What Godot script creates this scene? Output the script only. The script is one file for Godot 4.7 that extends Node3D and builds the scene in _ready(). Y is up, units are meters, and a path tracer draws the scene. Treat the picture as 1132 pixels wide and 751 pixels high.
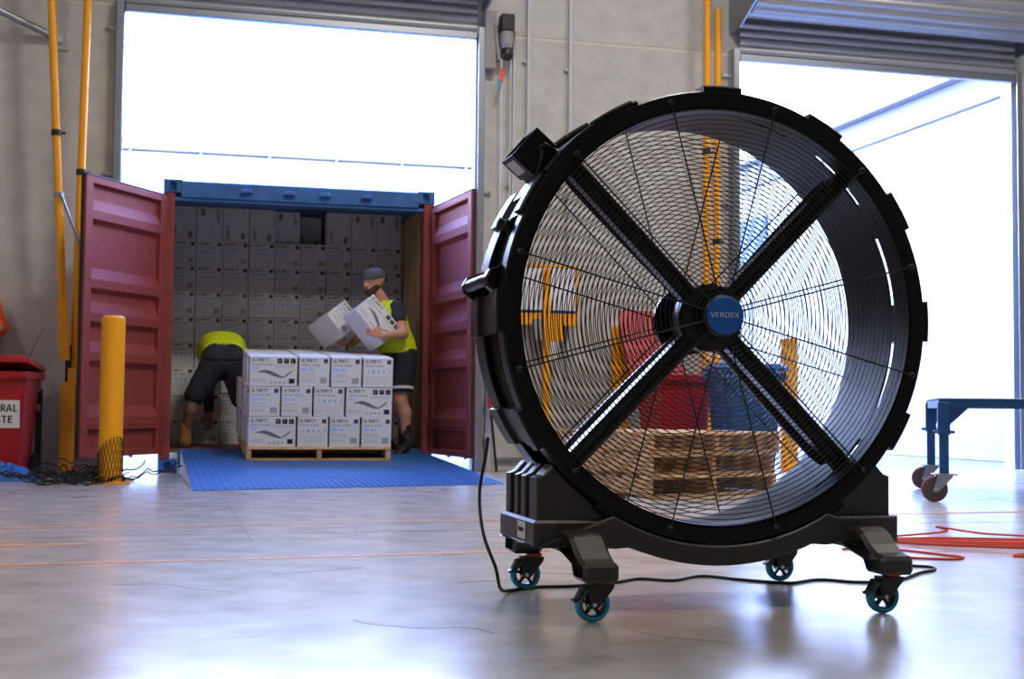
extends Node3D
# Warehouse bay: a drum fan on casters in front of a shipping container that is being unloaded.
# XW is the frame of the back wall: x runs along the wall, z points from the wall into the room.
# Its origin is the container's front left foot.

const TURN := 0.2576
var ALONG := Basis(Vector3(0, 0, 1), Vector3(0, 1, 0), Vector3(-1, 0, 0))   # prism profile (z, y) run along -x
var XW := Transform3D(Basis(Vector3.UP, TURN), Vector3(-3.0835, 0, -11.635))
var XF := Transform3D(Basis(Vector3.UP, 0.2585), Vector3(0.58125, 0, -4.19774))
const WALL_W := -0.095
const DECK := 0.21          # container floor height
var M := {}
var taken := {}
var rng := RandomNumberGenerator.new()

# ---------------------------------------------------------------- mesh helpers
func mb() -> SurfaceTool:
	var s := SurfaceTool.new()
	s.begin(Mesh.PRIMITIVE_TRIANGLES)
	return s

func q4(s: SurfaceTool, a: Vector3, b: Vector3, c: Vector3, d: Vector3, sg := -1) -> void:  # counter-clockwise seen from outside
	s.set_smooth_group(sg)
	for v in [a, c, b, a, d, c]:
		s.add_vertex(v)

func t3(s: SurfaceTool, a: Vector3, b: Vector3, c: Vector3, sg := -1) -> void:
	s.set_smooth_group(sg)
	for v in [a, c, b]:
		s.add_vertex(v)

func cpoly(s: SurfaceTool, pts: Array, cen: Vector3) -> void:
	var n: Vector3 = (pts[1] - pts[0]).cross(pts[2] - pts[0])
	var mid := Vector3.ZERO
	for p in pts:
		mid += p
	mid /= pts.size()
	var p2 := pts.duplicate()
	if n.dot(mid - cen) < 0:
		p2.reverse()
	for i in range(1, p2.size() - 1):
		t3(s, p2[0], p2[i], p2[i + 1])

func box(s: SurfaceTool, c: Vector3, size: Vector3, bev := 0.0, B := Basis()) -> void:
	var h := size / 2.0
	var v := func(x, y, z): return c + B * Vector3(x, y, z)
	if bev <= 0.0:
		for ax in 3:
			for sg in [-1.0, 1.0]:
				var pts := []
				for k in [[-1, -1], [1, -1], [1, 1], [-1, 1]]:
					var p := Vector3.ZERO
					p[ax] = sg * h[ax]
					p[(ax + 1) % 3] = k[0] * h[(ax + 1) % 3]
					p[(ax + 2) % 3] = k[1] * h[(ax + 2) % 3]
					pts.append(c + B * p)
				cpoly(s, pts, c)
		return
	var b: float = minf(bev, minf(h.x, minf(h.y, h.z)) * 0.9)
	for ax in 3:
		var i := (ax + 1) % 3
		var j := (ax + 2) % 3
		for sg in [-1.0, 1.0]:
			var pts := []
			for k in [[-1, -1], [1, -1], [1, 1], [-1, 1]]:
				var p := Vector3.ZERO
				p[ax] = sg * h[ax]
				p[i] = k[0] * (h[i] - b)
				p[j] = k[1] * (h[j] - b)
				pts.append(c + B * p)
			cpoly(s, pts, c)
		for k in [[-1, -1], [1, -1], [1, 1], [-1, 1]]:   # the edges along ax
			var pts := []
			for e in [[0, -1], [0, 1], [1, 1], [1, -1]]:
				var p := Vector3.ZERO
				p[ax] = e[1] * (h[ax] - b)
				p[i] = k[0] * (h[i] - (b if e[0] else 0.0))
				p[j] = k[1] * (h[j] - (0.0 if e[0] else b))
				pts.append(c + B * p)
			cpoly(s, pts, c)
	for sx in [-1, 1]:
		for sy in [-1, 1]:
			for sz in [-1, 1]:
				cpoly(s, [v.call(sx * h.x, sy * (h.y - b), sz * (h.z - b)), v.call(sx * (h.x - b), sy * h.y, sz * (h.z - b)), v.call(sx * (h.x - b), sy * (h.y - b), sz * h.z)], c)

func inset(pts: PackedVector2Array, b: float) -> PackedVector2Array:   # of a counter-clockwise polygon
	var out := PackedVector2Array()
	var n := pts.size()
	for i in n:
		var e0 := (pts[i] - pts[(i + n - 1) % n]).normalized()
		var e1 := (pts[(i + 1) % n] - pts[i]).normalized()
		var n0 := Vector2(-e0.y, e0.x)
		var n1 := Vector2(-e1.y, e1.x)
		var m := (n0 + n1)
		m = m / maxf(0.35, m.length_squared()) * 2.0
		out.append(pts[i] + m * b)
	return out

func prism(s: SurfaceTool, poly: Array, z0: float, z1: float, xf := Transform3D(), bev := 0.0, sg := -1) -> void:
	var pts := PackedVector2Array(poly)
	var area := 0.0
	for i in pts.size():
		area += pts[i].cross(pts[(i + 1) % pts.size()])
	if area < 0:
		pts.reverse()
	var rings := []
	if bev > 0.0:
		var ins := inset(pts, bev)
		rings = [[ins, z0], [pts, z0 + bev], [pts, z1 - bev], [ins, z1]]
	else:
		rings = [[pts, z0], [pts, z1]]
	var n := pts.size()
	for r in rings.size() - 1:
		for i in n:
			var j := (i + 1) % n
			var a: Vector2 = rings[r][0][i]
			var b: Vector2 = rings[r][0][j]
			var c: Vector2 = rings[r + 1][0][j]
			var d: Vector2 = rings[r + 1][0][i]
			q4(s, xf * Vector3(a.x, a.y, rings[r][1]), xf * Vector3(b.x, b.y, rings[r][1]), xf * Vector3(c.x, c.y, rings[r + 1][1]), xf * Vector3(d.x, d.y, rings[r + 1][1]), -1 if sg < 0 else sg + r)
	var cap: PackedVector2Array = rings[0][0]
	var idx := Geometry2D.triangulate_polygon(cap)
	for k in range(0, idx.size(), 3):
		var a := cap[idx[k]]
		var b := cap[idx[k + 1]]
		var c := cap[idx[k + 2]]
		if (b - a).cross(c - a) < 0:
			var tmp := b
			b = c
			c = tmp
		t3(s, xf * Vector3(a.x, a.y, z1), xf * Vector3(b.x, b.y, z1), xf * Vector3(c.x, c.y, z1))
		t3(s, xf * Vector3(a.x, a.y, z0), xf * Vector3(c.x, c.y, z0), xf * Vector3(b.x, b.y, z0))

func tube(s: SurfaceTool, path: Array, r, n := 8, closed := false, sg := 1) -> void:
	var m := path.size()
	var ups := []
	var tang := []
	for i in m:
		var a: Vector3 = path[(i + m - 1) % m] if closed or i > 0 else path[0]
		var b: Vector3 = path[(i + 1) % m] if closed or i < m - 1 else path[m - 1]
		tang.append((b - a).normalized())
	var up: Vector3 = Vector3.UP if absf(tang[0].y) < 0.9 else Vector3.RIGHT
	for i in m:
		up = (up - tang[i] * up.dot(tang[i])).normalized()
		ups.append(up)
	var ring := func(i):
		var o := []
		var side: Vector3 = tang[i].cross(ups[i])
		var rr: float = r[i] if r is Array else r
		for k in n:
			var a: float = TAU * k / n
			o.append(path[i] + (ups[i] * cos(a) + side * sin(a)) * rr)
		return o
	var prev: Array = ring.call(0)
	var first := prev
	for i in range(1, m + (1 if closed else 0)):
		var cur: Array = ring.call(i % m)
		for k in n:
			var k2 := (k + 1) % n
			q4(s, prev[k], prev[k2], cur[k2], cur[k], sg)
		prev = cur
	if not closed:
		cpoly(s, first, path[0] + tang[0] * 0.001)
		cpoly(s, prev, path[m - 1] - tang[m - 1] * 0.001)

func rod(s: SurfaceTool, a: Vector3, b: Vector3, r: float, n := 10) -> void:
	tube(s, [a, b], r, n)

# profile of (radius, height along local z), counter-clockwise; full turn or an arc with end faces
func lathe(s: SurfaceTool, prof: Array, n: int, xf := Transform3D(), closed := false, hard := true, a0 := 0.0, a1 := TAU) -> void:
	var full := absf(a1 - a0 - TAU) < 0.001
	var m := prof.size()
	for i in (m if closed else m - 1):
		var p: Vector2 = prof[i]
		var q: Vector2 = prof[(i + 1) % m]
		for k in n:
			var t0 := a0 + (a1 - a0) * k / n
			var t1 := a0 + (a1 - a0) * (k + 1) / n
			if full and k == n - 1:
				t1 = a0
			var a := xf * Vector3(p.x * cos(t0), p.x * sin(t0), p.y)
			var b := xf * Vector3(p.x * cos(t1), p.x * sin(t1), p.y)
			var c := xf * Vector3(q.x * cos(t1), q.x * sin(t1), q.y)
			var d := xf * Vector3(q.x * cos(t0), q.x * sin(t0), q.y)
			var sg := i + 1 if hard else 1
			if p.x < 0.00001:
				t3(s, a, c, d, sg)
			elif q.x < 0.00001:
				t3(s, a, b, c, sg)
			else:
				q4(s, a, b, c, d, sg)
	if not full and closed:
		for e in [[a0, 1.0], [a1, -1.0]]:
			var pts := []
			var mid := Vector3.ZERO
			for p in prof:
				pts.append(xf * Vector3(p.x * cos(e[0]), p.x * sin(e[0]), p.y))
				mid += pts[-1] / m
			var inside: float = e[0] + 0.01 * e[1]
			var pm := Vector2.ZERO
			for p in prof:
				pm += p / m
			cpoly(s, pts, xf * Vector3(pm.x * cos(inside), pm.x * sin(inside), pm.y))

func rect_ring(r0: float, r1: float, z0: float, z1: float) -> Array:
	return [Vector2(r0, z0), Vector2(r1, z0), Vector2(r1, z1), Vector2(r0, z1)]

func loft(s: SurfaceTool, rings: Array, sg := -1) -> void:   # rings counter-clockwise seen from the end the rings run towards
	var n: int = rings[0].size()
	for r in rings.size() - 1:
		for i in n:
			var j := (i + 1) % n
			q4(s, rings[r][i], rings[r][j], rings[r + 1][j], rings[r + 1][i], sg)
	cpoly(s, rings[0], rings[1][0] * 0.5 + rings[1][n / 2] * 0.5)
	cpoly(s, rings[-1], rings[-2][0] * 0.5 + rings[-2][n / 2] * 0.5)

func rrect(cx: float, cz: float, w: float, d: float, y: float, r: float) -> Array:   # rounded rectangle in the floor plane, for loft upwards
	var o := []
	for k in [[1, 1, 0.0], [-1, 1, 90.0], [-1, -1, 180.0], [1, -1, 270.0]]:
		for e in 3:
			var a := deg_to_rad(k[2] + e * 45.0)
			o.append(Vector3(cx + k[0] * (w / 2 - r) + r * cos(a), y, cz + k[1] * (d / 2 - r) + r * sin(a)))
	o.reverse()
	return o

func finish(s: SurfaceTool, m: Material) -> ArrayMesh:
	s.generate_normals()
	var mesh := s.commit()
	mesh.surface_set_material(0, m)
	return mesh

func numbered(called: String) -> String:
	if not taken.has(called):
		taken[called] = 0
		return called
	taken[called] += 1
	return "%s_%03d" % [called, taken[called]]

func put(called: String, mesh: Mesh, parent: Node, xf := Transform3D()) -> MeshInstance3D:
	var o := MeshInstance3D.new()
	o.mesh = mesh
	o.name = numbered(called) if parent == self else called
	o.transform = xf
	parent.add_child(o, true)
	return o

func obj(called: String, s: SurfaceTool, m: Material, parent: Node = self, xf := Transform3D()) -> MeshInstance3D:
	return put(called, finish(s, m), parent, xf)

func thing(called: String, label: String, category: String, xf := Transform3D(), group := "") -> Node3D:
	var o := Node3D.new()
	o.name = numbered(called)
	add_child(o)
	o.transform = xf
	tag(o, label, category, group)
	return o

func tag(o: Node, label: String, category: String, group := "") -> Node:
	o.set_meta("label", label)
	o.set_meta("category", category)
	if group:
		o.set_meta("group", group)
	return o

func struct_node(called: String, xf := XW) -> Node3D:
	var o := Node3D.new()
	o.name = called
	add_child(o)
	o.transform = xf
	o.set_meta("kind", "structure")
	return o

func joint(called: String, parent: Node, xf := Transform3D()) -> Node3D:
	var o := Node3D.new()
	o.name = called
	o.transform = xf
	parent.add_child(o, true)
	return o

func lettering(text: String, h: float, m: Material, parent: Node, xf: Transform3D, bold := true, squeeze := 1.0) -> MeshInstance3D:
	var tm := TextMesh.new()
	var f := SystemFont.new()
	f.font_names = PackedStringArray(["Droid Sans"])
	f.font_weight = 700 if bold else 400
	tm.font = f
	tm.text = text
	tm.font_size = 32
	tm.pixel_size = h / 23.0
	tm.depth = 0.0015
	tm.curve_step = 1.0
	tm.material = m
	var o := MeshInstance3D.new()
	o.mesh = tm
	o.name = "lettering"
	o.transform = xf * Transform3D(Basis.from_scale(Vector3(squeeze, 1, 1)), Vector3.ZERO)
	parent.add_child(o, true)
	return o

# ---------------------------------------------------------------- materials
func mat(key: String, c: Color, rough := 0.6, metal := 0.0) -> StandardMaterial3D:
	var m := StandardMaterial3D.new()
	m.albedo_color = c
	m.roughness = rough
	m.metallic = metal
	m.resource_name = key
	M[key] = m
	return m

func noise_tex(seed_: int, freq: float, lo: Color, hi: Color, size := 512, oct := 4, mid := 0.5) -> NoiseTexture2D:
	var n := FastNoiseLite.new()
	n.seed = seed_
	n.frequency = freq
	n.fractal_octaves = oct
	var t := NoiseTexture2D.new()
	t.noise = n
	t.width = size
	t.height = size
	t.seamless = true
	var g := Gradient.new()
	g.offsets = PackedFloat32Array([0.15, mid, 0.85])
	g.colors = PackedColorArray([lo, lo.lerp(hi, 0.5), hi])
	t.color_ramp = g
	return t

func tri(m: StandardMaterial3D, tex: Texture2D, scale: float, world := false) -> void:
	m.albedo_texture = tex
	m.uv1_triplanar = true
	m.uv1_world_triplanar = world
	m.uv1_scale = Vector3.ONE * scale

func g(v: float) -> Color:
	return Color(v, v, v)

func materials() -> void:
	var conc := mat("tilt_concrete", Color(0.77, 0.76, 0.73), 0.85)
	tri(conc, noise_tex(3, 0.012, g(0.91), g(1.0), 1024, 5), 0.33, true)
	mat("sealant", Color(0.80, 0.77, 0.72), 0.7)
	var fl := mat("polished_concrete", Color(0.755, 0.73, 0.70), 0.3)
	tri(fl, noise_tex(11, 0.01, Color(0.88, 0.875, 0.87), Color(1.0, 1.0, 1.0), 1024, 5), 0.3, true)
	fl.roughness_texture = noise_tex(12, 0.012, g(0.88), g(1.0), 1024, 5)
	fl.roughness_texture_channel = BaseMaterial3D.TEXTURE_CHANNEL_RED
	fl.roughness = 0.22
	fl.metallic_specular = 0.70
	mat("joint_filler", Color(0.50, 0.49, 0.48), 0.3).metallic_specular = 0.0
	var lp := mat("worn_line_paint", Color(0.84, 0.52, 0.20), 0.5)
	lp.metallic_specular = 0.25
	tri(lp, noise_tex(14, 0.03, Color(0.72, 0.78, 0.95), Color(1, 1, 1), 512, 4), 1.2, true)
	var apron := mat("apron", Color(0.54, 0.53, 0.51), 0.9)
	tri(apron, noise_tex(17, 0.02, g(0.85), g(1.0)), 0.2, true)
	mat("ceiling_sheet", Color(0.78, 0.78, 0.78), 0.8)
	mat("pale_cladding", Color(0.58, 0.57, 0.56), 0.75)
	mat("fascia_grey", Color(0.42, 0.425, 0.44), 0.7)
	mat("gutter", Color(0.50, 0.51, 0.53), 0.6)
	mat("blue_shutter", Color(0.25, 0.31, 0.44), 0.6)
	mat("galvanised", Color(0.62, 0.64, 0.67), 0.38, 0.85)
	mat("curtain_steel", Color(0.66, 0.66, 0.67), 0.42, 0.6)
	mat("bright_bolt", Color(0.8, 0.8, 0.8), 0.3, 0.9)
	mat("conduit_grey", Color(0.76, 0.76, 0.77), 0.45)
	mat("chain_white", Color(0.80, 0.80, 0.82), 0.4)
	mat("black_plastic", Color(0.07, 0.07, 0.075), 0.42)
	var drum := mat("drum_plastic", Color(0.060, 0.060, 0.066), 0.40)
	drum.metallic_specular = 0.30
	mat("base_plastic", Color(0.165, 0.155, 0.155), 0.44)
	mat("guard_wire", Color(0.09, 0.09, 0.10), 0.4, 0.2)
	mat("strut_metal", Color(0.12, 0.12, 0.13), 0.32, 0.4)
	mat("motor_metal", Color(0.14, 0.15, 0.17), 0.25, 0.6)
	mat("blade_plastic", Color(0.12, 0.12, 0.13), 0.4)
	mat("badge_blue", Color(0.03, 0.35, 0.70), 0.35)
	mat("badge_silver", Color(0.82, 0.84, 0.87), 0.35, 0.3)
	mat("panel_blue_black", Color(0.09, 0.13, 0.20), 0.15)
	mat("label_grey", Color(0.78, 0.78, 0.78), 0.5)
	mat("teal_tyre", Color(0.11, 0.55, 0.66), 0.45)
	mat("swivel_red", Color(0.72, 0.16, 0.10), 0.5)
	mat("axle_steel", Color(0.75, 0.75, 0.76), 0.3, 0.9)
	var yel := mat("safety_yellow", Color(0.97, 0.66, 0.05), 0.40)
	tri(yel, noise_tex(31, 0.03, Color(0.97, 0.96, 0.94), Color(1, 1, 1), 256, 3), 2.0)
	var red := mat("container_red", Color(0.57, 0.235, 0.215), 0.72)
	tri(red, noise_tex(33, 0.02, Color(0.91, 0.90, 0.90), Color(1, 1, 1), 512, 5), 0.8)
	var blue := mat("container_blue", Color(0.19, 0.41, 0.66), 0.5)
	tri(blue, noise_tex(34, 0.02, Color(0.82, 0.84, 0.86), Color(1, 1, 1), 256, 5), 0.8)
	mat("container_lining", Color(0.68, 0.57, 0.46), 0.75)
	mat("gasket", Color(0.10, 0.10, 0.11), 0.7)
	var ply := mat("plywood_floor", Color(0.42, 0.31, 0.23), 0.7)
	tri(ply, noise_tex(36, 0.03, g(0.8), g(1.0)), 1.0)
	var ramp := mat("ramp_blue", Color(0.22, 0.42, 0.69), 0.5)
	tri(ramp, noise_tex(37, 0.03, Color(0.84, 0.86, 0.88), Color(1, 1, 1), 256, 4), 1.0)
	mat("ramp_white", Color(0.86, 0.86, 0.88), 0.6)
	for k in 4:
		var w := mat("pallet_wood_%d" % k, [Color(0.88, 0.72, 0.54), Color(0.83, 0.66, 0.48), Color(0.92, 0.77, 0.59), Color(0.79, 0.63, 0.46)][k], 0.8)
		tri(w, noise_tex(41 + k, 0.04, Color(0.80, 0.76, 0.72), Color(1, 1, 1), 256, 5), 2.5)
		w.uv1_scale = Vector3(0.8, 6.0, 6.0)
	mat("carton_white", Color(0.83, 0.83, 0.85), 0.7)
	mat("tape", Color(0.93, 0.93, 0.94), 0.3)
	mat("bin_red", Color(0.64, 0.03, 0.06), 0.42)
	mat("bin_red_dark", Color(0.50, 0.03, 0.05), 0.5)
	mat("bin_blue", Color(0.03, 0.28, 0.47), 0.45)
	mat("sign_white", Color(0.88, 0.88, 0.87), 0.6)
	mat("ink", Color(0.08, 0.08, 0.09), 0.6)
	mat("twig", Color(0.52, 0.36, 0.24), 0.8)
	mat("tarp_blue", Color(0.05, 0.36, 0.70), 0.45)
	mat("net_black", Color(0.06, 0.06, 0.065), 0.8)
	mat("trolley_blue", Color(0.03, 0.26, 0.46), 0.42)
	mat("trolley_top", Color(0.84, 0.85, 0.87), 0.6)
	mat("rubber_grey", Color(0.30, 0.24, 0.24), 0.7)
	mat("wheel_red", Color(0.40, 0.17, 0.17), 0.6)
	mat("cord_red", Color(0.82, 0.26, 0.19), 0.5)
	mat("cord_black", Color(0.05, 0.05, 0.055), 0.5)
	mat("tip_red", Color(0.85, 0.10, 0.10), 0.5)
	mat("switch_blue", Color(0.30, 0.48, 0.76), 0.5)
	mat("tag_orange", Color(0.92, 0.32, 0.14), 0.6)
	mat("tag_blue", Color(0.40, 0.56, 0.66), 0.6)
	mat("opener_grey", Color(0.56, 0.55, 0.54), 0.5)
	mat("board_white", Color(0.86, 0.87, 0.89), 0.6)
	mat("board_blue", Color(0.08, 0.20, 0.42), 0.5)
	var skin := mat("skin", Color(0.76, 0.54, 0.43), 0.55)
	skin.subsurf_scatter_enabled = false
	var tat := mat("skin_tattooed", Color(0.62, 0.46, 0.38), 0.6)
	tri(tat, noise_tex(51, 0.09, Color(0.45, 0.42, 0.42), Color(1, 0.95, 0.9), 256, 3), 6.0)
	var hv := mat("hivis_yellow", Color(0.86, 0.93, 0.06), 0.7)
	tri(hv, noise_tex(52, 0.03, Color(0.88, 0.88, 0.8), Color(1, 1, 1), 256, 3), 3.0)
	mat("hivis_orange", Color(1.0, 0.42, 0.22), 0.7)
	mat("navy_cloth", Color(0.13, 0.15, 0.20), 0.85)
	mat("dark_shorts", Color(0.10, 0.11, 0.15), 0.85)
	mat("shoe_black", Color(0.09, 0.09, 0.10), 0.6)
	mat("boot_tan", Color(0.55, 0.40, 0.20), 0.8)
	mat("stripe_white", Color(0.85, 0.85, 0.86), 0.6)
	mat("hair_dark", Color(0.12, 0.09, 0.08), 0.8)
	mat("beard_brown", Color(0.27, 0.19, 0.16), 0.8)
	mat("cap_grey", Color(0.28, 0.29, 0.32), 0.85)
	mat("eye_white", Color(0.85, 0.84, 0.82), 0.4)
	mat("lip", Color(0.58, 0.32, 0.28), 0.5)
	var em := mat("lamp_glow", Color(1, 1, 1), 0.5)
	em.emission_enabled = true
	em.emission = Color(1.0, 0.97, 0.92)
	em.emission_energy_multiplier = 4.0
	mat("lamp_housing", Color(0.75, 0.75, 0.76), 0.5)

# ---------------------------------------------------------------- start
func _ready() -> void:
	rng.seed = 7
	camera_and_light()
	materials()
	room()
	outside()
	container()
	ramp()
	drum_fan()
	cartons()
	people()
	left_corner()
	behind_fan()
	right_side()
	wall_fittings()
	floor_things()

func camera_and_light() -> void:
	var cam := Camera3D.new()
	cam.name = "camera"
	var lens := CameraAttributesPhysical.new()
	lens.frustum_focal_length = 46.95
	lens.frustum_focus_distance = 4.15
	lens.exposure_aperture = 9.0
	cam.attributes = lens
	cam.fov = 28.68
	cam.near = 0.05
	cam.far = 400.0
	cam.position = Vector3(0, 0.596, 0)
	cam.rotation = Vector3(0.05134, 0, 0.0084)
	add_child(cam)
	cam.current = true

	var env := Environment.new()
	env.background_mode = Environment.BG_SKY
	var sky := Sky.new()
	var pm := ProceduralSkyMaterial.new()
	pm.sky_top_color = Color(0.40, 0.56, 0.90)
	pm.sky_horizon_color = Color(0.91, 0.94, 1.0)
	pm.sky_curve = 0.25
	pm.ground_bottom_color = Color(0.6, 0.6, 0.6)
	pm.ground_horizon_color = Color(0.8, 0.82, 0.86)
	pm.sky_energy_multiplier = 4.9
	pm.ground_energy_multiplier = 2.0
	pm.sun_angle_max = 0.5
	sky.sky_material = pm
	env.sky = sky
	env.tonemap_mode = Environment.TONE_MAPPER_LINEAR
	env.tonemap_exposure = 1.0
	env.sdfgi_enabled = true
	env.ssao_enabled = true
	env.ssil_enabled = true
	var we := WorldEnvironment.new()
	we.name = "world_environment"
	we.environment = env
	add_child(we)

	var sun := DirectionalLight3D.new()
	sun.name = "sun"
	sun.light_energy = 1.0
	sun.light_color = Color(1.0, 0.97, 0.92)
	sun.light_angular_distance = 0.5
	sun.shadow_enabled = true
	add_child(sun)
	sun.look_at_from_position(Vector3.ZERO, Vector3(0.42, -1.0, -0.62), Vector3.UP)

func lamp_panel(t: float, y: float, w: float, energy: float, where: String) -> void:
	var n := thing("ceiling_light", "white high bay light panel under the ceiling, " + where, "ceiling light", XW * Transform3D(Basis(), Vector3(t, y, w)), "high bay light panels")
	var s := mb()
	box(s, Vector3(0, 0.06, 0), Vector3(1.5, 0.1, 0.7), 0.02)
	for k in [-0.6, 0.6]:
		rod(s, Vector3(k, 0.1, 0), Vector3(k, 7.99 - y, 0), 0.008, 6)
	obj("housing", s, M.lamp_housing, n)
	s = mb()
	box(s, Vector3(0, 0.0, 0), Vector3(1.4, 0.015, 0.6), 0.0)
	obj("diffuser", s, M.lamp_glow, n)
	var l := AreaLight3D.new()
	l.name = "panel_light"
	l.area_size = Vector2(1.4, 0.6)
	l.light_energy = energy
	l.light_color = Color(1.0, 0.97, 0.93)
	l.area_range = 40.0
	l.area_attenuation = 2.0
	l.shadow_enabled = true
	l.position = Vector3(0, -0.02, 0)
	l.rotation = Vector3(-PI / 2, 0, 0)
	n.add_child(l)

# ---------------------------------------------------------------- the room
func slab(called: String, a: Vector3, b: Vector3, m: Material, parent: Node = null, bev := 0.0) -> Node:
	var s := mb()
	box(s, (a + b) / 2, (b - a).abs(), bev)
	if parent:
		return obj(called, s, m, parent)
	var o := obj(called, s, m, self, XW)
	o.set_meta("kind", "structure")
	return o

const T0 := -9.0
const T1 := 16.0
const WF := 19.0
const CEIL := 8.0
const D1A := -0.37
const D1B := 2.84
const D2A := 5.50
const D2B := 8.66
const DOOR_H := 4.13

func room() -> void:
	var fl: Node = slab("floor", Vector3(T0 - 0.2, -0.2, WALL_W - 0.25), Vector3(T1 + 0.2, 0, WF + 0.2), M.polished_concrete)
	slab("ceiling", Vector3(T0 - 0.2, CEIL, WALL_W - 0.2), Vector3(T1 + 0.2, CEIL + 0.2, WF + 0.2), M.ceiling_sheet)
	slab("wall_left", Vector3(T0 - 0.2, 0, WALL_W - 0.2), Vector3(T0, CEIL, WF + 0.2), M.tilt_concrete)
	slab("wall_right", Vector3(T1, 0, WALL_W - 0.2), Vector3(T1 + 0.2, CEIL, WF + 0.2), M.tilt_concrete)
	slab("wall_front", Vector3(T0, 0, WF), Vector3(T1, CEIL, WF + 0.2), M.tilt_concrete)
	var wb := struct_node("wall_back")
	var J := 0.012
	var top := 4.14
	var lows := [[T0, -4.6], [-4.6, D1A], [D1B, D2A], [D2B, 12.2], [12.2, T1]]
	for p in lows:
		slab("panel", Vector3(p[0] + J, 0, WALL_W - 0.2), Vector3(p[1] - (0.0 if p[1] in [D1A, D2A] else J), top - J, WALL_W), M.tilt_concrete, wb, 0.006)
	for p in [[T0, -4.6], [-4.6, 1.2], [1.2, 7.0], [7.0, 12.2], [12.2, T1]]:
		slab("panel", Vector3(p[0] + J, top + J, WALL_W - 0.2), Vector3(p[1] - J, CEIL, WALL_W), M.tilt_concrete, wb, 0.006)
	for p in [[T0, D1A], [D1A, D1B], [D1B, D2A], [D2A, D2B], [D2B, T1]]:
		slab("joint_seal", Vector3(p[0], top - J - 0.002, WALL_W - 0.19), Vector3(p[1], top + J + 0.002, WALL_W - 0.006), M.sealant, wb)
	for t in [-4.6, 12.2]:
		slab("joint_seal", Vector3(t - J - 0.002, 0, WALL_W - 0.19), Vector3(t + J + 0.002, top - J, WALL_W - 0.008), M.sealant, wb)
	for t in [-4.6, 1.2, 7.0, 12.2]:
		slab("joint_seal", Vector3(t - J - 0.002, top + J, WALL_W - 0.19), Vector3(t + J + 0.002, CEIL, WALL_W - 0.008), M.sealant, wb)
	# steel angle along the foot of the wall between the two doors
	var s := mb()
	box(s, Vector3((D1B + D2A) / 2 + 0.06, 0.115, WALL_W + 0.02), Vector3(D2A - D1B - 0.3, 0.03, 0.04), 0.004)
	var bb := obj("baseboard_back", s, M.galvanised, self, XW)
	bb.set_meta("kind", "structure")
	# floor joints, saw cut and filled
	s = mb()
	box(s, Vector3(-0.1, 0.0003, 5.72), Vector3(16, 0.0008, 0.006))
	box(s, Vector3(-0.1, 0.0003, 10.9), Vector3(16, 0.0008, 0.006))
	box(s, Vector3(0.42, 0.0003, 3.4), Vector3(0.006, 0.0008, 5.4))
	box(s, Vector3(6.0, 0.0003, 6.0), Vector3(0.006, 0.0008, 11.0))
	obj("trim_1", s, M.joint_filler, self, XW).set_meta("kind", "structure")
	# hairline cracks in the slab
	rng.seed = 77
	for c in [[-0.15, 7.4, 0.5, 0.55], [0.55, 8.3, 1.2, 0.5], [1.0, 7.6, -0.4, 0.6], [1.25, 8.6, 0.9, 0.35], [0.75, 7.1, 2.2, 0.4]]:
		s = mb()
		var at := Vector3(c[0], 0.0004, c[1])
		var an: float = c[2]
		for k in 16:
			var nx: Vector3 = at + Vector3(cos(an), 0, sin(an)) * c[3] / 16.0
			box(s, (at + nx) / 2, Vector3((nx - at).length() + 0.002, 0.0006, rng.randf_range(0.0015, 0.004)), 0.0, Basis(Vector3.UP, -an))
			at = nx
			an += rng.randf_range(-0.7, 0.7)
			an = lerpf(an, c[2], 0.2)
		obj("crack", s, M.joint_filler, fl)
	# worn painted lines
	var lines := [[Vector3(-4, 0, 5.30), Vector3(9.5, 0, 5.0), 0.05], [Vector3(-3.2, 0, 6.28), Vector3(-0.28, 0, 6.05), 0.07], [Vector3(-3.2, 0, 6.10), Vector3(-0.5, 0, 5.92), 0.035], [Vector3(-3.5, 0, 6.98), Vector3(1.6, 0, 6.66), 0.05]]
	for i in lines.size():
		s = mb()
		var a: Vector3 = lines[i][0]
		var b: Vector3 = lines[i][1]
		box(s, (a + b) / 2 + Vector3(0, 0.0006, 0), Vector3((b - a).length(), 0.0012, lines[i][2]), 0.0, Basis(Vector3.UP, atan2(-(b - a).z, (b - a).x)))
		obj("trim_%d" % (i + 2), s, M.worn_line_paint, self, XW).set_meta("kind", "structure")
	roller_door("door_1", D1A, D1B)
	roller_door("door_2", D2A, D2B)
	var powers := {-5.6: [0.6, 20.0], 2.9: [25.0, 10.0], 8.0: [20.0, 6.0]}
	for t in [-5.6, 2.9, 8.0]:
		for k in 2:
			lamp_panel(t, 7.2, [4.8, 9.4][k], powers[t][k], "%s row from the doors, %s" % [NTH[k], {-5.6: "left", 2.9: "middle", 8.0: "right"}[t]])

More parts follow.
